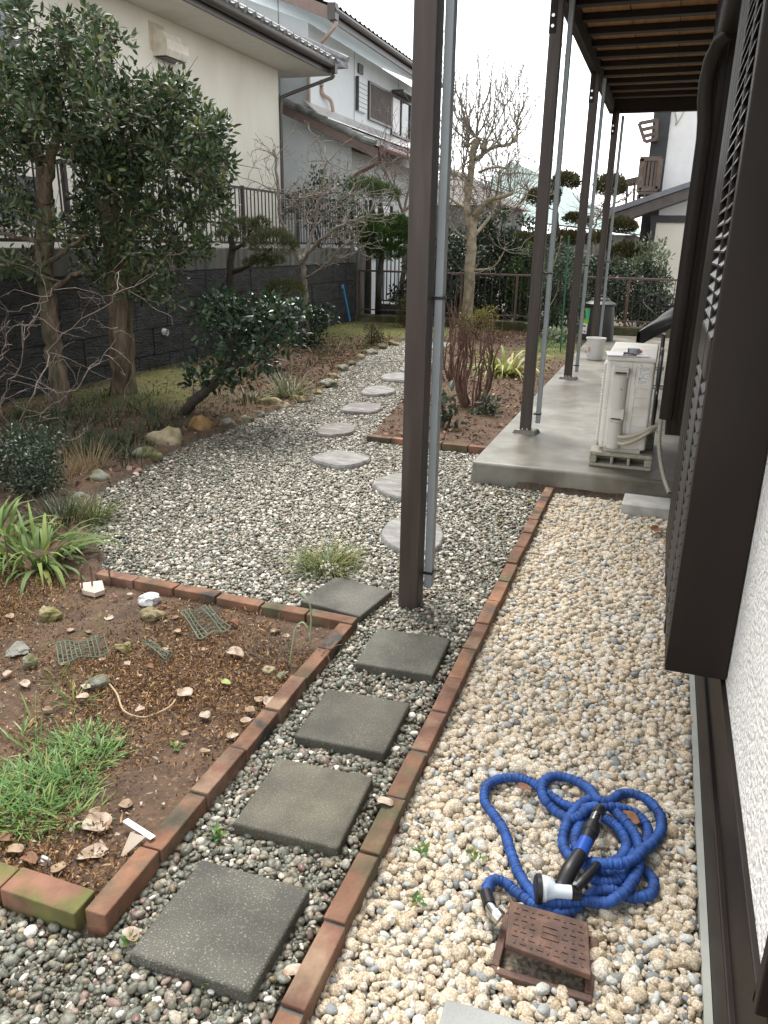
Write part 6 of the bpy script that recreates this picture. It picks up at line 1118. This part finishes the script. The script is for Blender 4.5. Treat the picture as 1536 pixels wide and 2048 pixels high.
dleaf((1312, 1062), .085, m_dleaf[1], 'large orange brown leaf on cream pebbles by the step block', z=.03, curl=.7, asp=.8); dleaf((1253, 1638), .07, m_dleaf[1], 'curled brown leaf inside the blue hose loops', z=.045, curl=.8); dleaf((1048, 1577), .045, m_dleaf[1], 'small brown leaf under the far loop of the blue hose', z=.025); dleaf((770, 1605), .05, m_dleaf[2], 'torn pale leaf on the long brick row by the fourth paver', z=.055); dleaf((950, 1195), .03, m_dleaf[1], 'small orange leaf on the grey pebbles right of the nearest post'); dleaf((262, 1872), .05, m_dleaf[2], 'crumpled pale leaf on the grey pebbles below the bed corner', z=.02, curl=.5); dleaf((588, 1945), .05, m_dleaf[2], 'pale leaf wedged against the long brick row', z=.04); dleaf((1215, 1005), .04, m_dleaf[1], 'brown leaf beside the step block') if 0 else None
for x, y in ((300, 885), (270, 950), (420, 840), (660, 690), (600, 715), (640, 705), (575, 700), (560, 725), (690, 690), (700, 745), (660, 760), (610, 780), (540, 800), (520, 770), (485, 775), (900, 860), (985, 790), (1010, 770), (1030, 760), (960, 765), (1000, 850), (870, 840), (1025, 790), (840, 860), (800, 870), (770, 868)): dleaf((x, y), .075, m_dleaf[rng.choice([0, 1, 1, 2])], 'fallen brown leaf on the ground of the back borders', 'fallen leaves in the back borders', z=.05)
# -------- stuff nobody could count: litter, moss curls
def spread(poly, n_, zf, name, label, m_, L, W, up=.4, dens=None):
    q = np.asarray(poly); P = rng.uniform(q.min(0), q.max(0), (n_ * 3, 2)); P = P[inside(P, poly)]
    if dens is not None: P = P[rng.random(len(P)) < dens(P)]
    P = P[:n_]; k = len(P); b = G(); D = rng.normal(0, 1, (k, 3)); D[:, 2] = np.abs(D[:, 2]) * up
    b.leaves(np.column_stack([P, zf(P) + rng.uniform(0, .012, k)]), D, L * rng.lognormal(0, .35, k), W * rng.uniform(.6, 1.3, k), .6, .5, .3); tag(b.build(name, m_, smooth=True, sharp=0), label, None, kind='stuff')
bedv = [(-2.9, 1.165), (-1.085, 1.165), (-1.085, 2.64), (-2.9, 2.7)]; zb_ = lambda P: soil_h(P[:, 0], P[:, 1])
dn = lambda P: np.clip(vnoise(P[:, 0] + 3, P[:, 1] + 5, 4) * 1.6 + .45 + .4 * vnoise(P[:, 0], P[:, 1] + 2, 13), 0, 1)
spread(bedv, 26000, zb_, 'dry_moss', 'frizzy brown dry moss and root bits covering the soil bed', m_mosscurl, .013, .006, 1.0, dn)
spread(bedv, 1100, zb_, 'leaf_crumbs', 'pale crumbs of broken leaves on the soil bed', m_dleaf[2], .012, .009, .4)
spread(bedv, 2600, zb_, 'bed_moss', 'olive moss tips in the far left of the soil bed', m_mossblade, .009, .004, 1.5, lambda P: np.clip(1.2 * np.exp(-((P[:, 0] + 2.1) ** 2 + (P[:, 1] - 2.35) ** 2) / .12) + .06, 0, 1))
left = [(-5.5, 3.0)] + [p for p in GRAVEL[5:26]][::-1][::1]; left = [(-5.5, 2.8), (-5.5, 14.2), (-3.6, 14.2)] + [tuple(p) for p in W2((800, 684), (755, 701), (715, 723), (680, 745), (640, 786), (590, 809), (540, 826), (470, 857), (395, 882), (325, 917), (285, 942), (190, 992))] + [(-2.9, 3.2)]
zl = lambda P: soil_h(P[:, 0], P[:, 1]) + .035
spread(left, 5200, zl, 'leaf_litter', 'brown leaf litter in the border along the retaining wall', m_litter, .035, .018, .4, lambda P: np.clip(.25 + vnoise(P[:, 0], P[:, 1], 1.5) * 1.2 + .5 * (P[:, 1] > 7), 0, 1))
spread(left, 9000, zl, 'border_moss', 'short yellow green moss growing along the retaining wall', m_mossblade, .03, .010, 1.5, lambda P: np.clip(.12 + vnoise(P[:, 0] + 7, P[:, 1], 1.1) * 1.2 + .6 * (P[:, 1] > 10.5), 0, 1))
backb = [(-2.05, 5.78), (-1.1, 5.78), (-1.1, 14.2), (-3.6, 14.2)] + W2((905, 680), (862, 732), (830, 778), (775, 842))
spread(backb, 3200, zl, 'leaf_litter', 'brown leaf litter in the shrub bed left of the slab', m_litter, .035, .018, .4)
spread([(-3.3, 13.0), (-1.1, 13.0), (-1.1, 14.3), (-3.3, 14.3)], 600, zl, 'leaf_litter', 'brown leaf litter by the mossy curb', m_litter, .04, .02, .4)
gq = [tuple(p) for p in W2((205, 1120), (175, 1060), (190, 992), (285, 942), (325, 917), (395, 882), (470, 857), (540, 826), (590, 809), (640, 786), (680, 745), (715, 723), (740, 735), (700, 790), (560, 850), (400, 930), (280, 1010), (230, 1140))]
spread(gq, 420, lambda P: np.full(len(P), .008), 'stray_litter', 'stray brown leaf bits on the gravel edge', m_litter, .025, .013, .3)
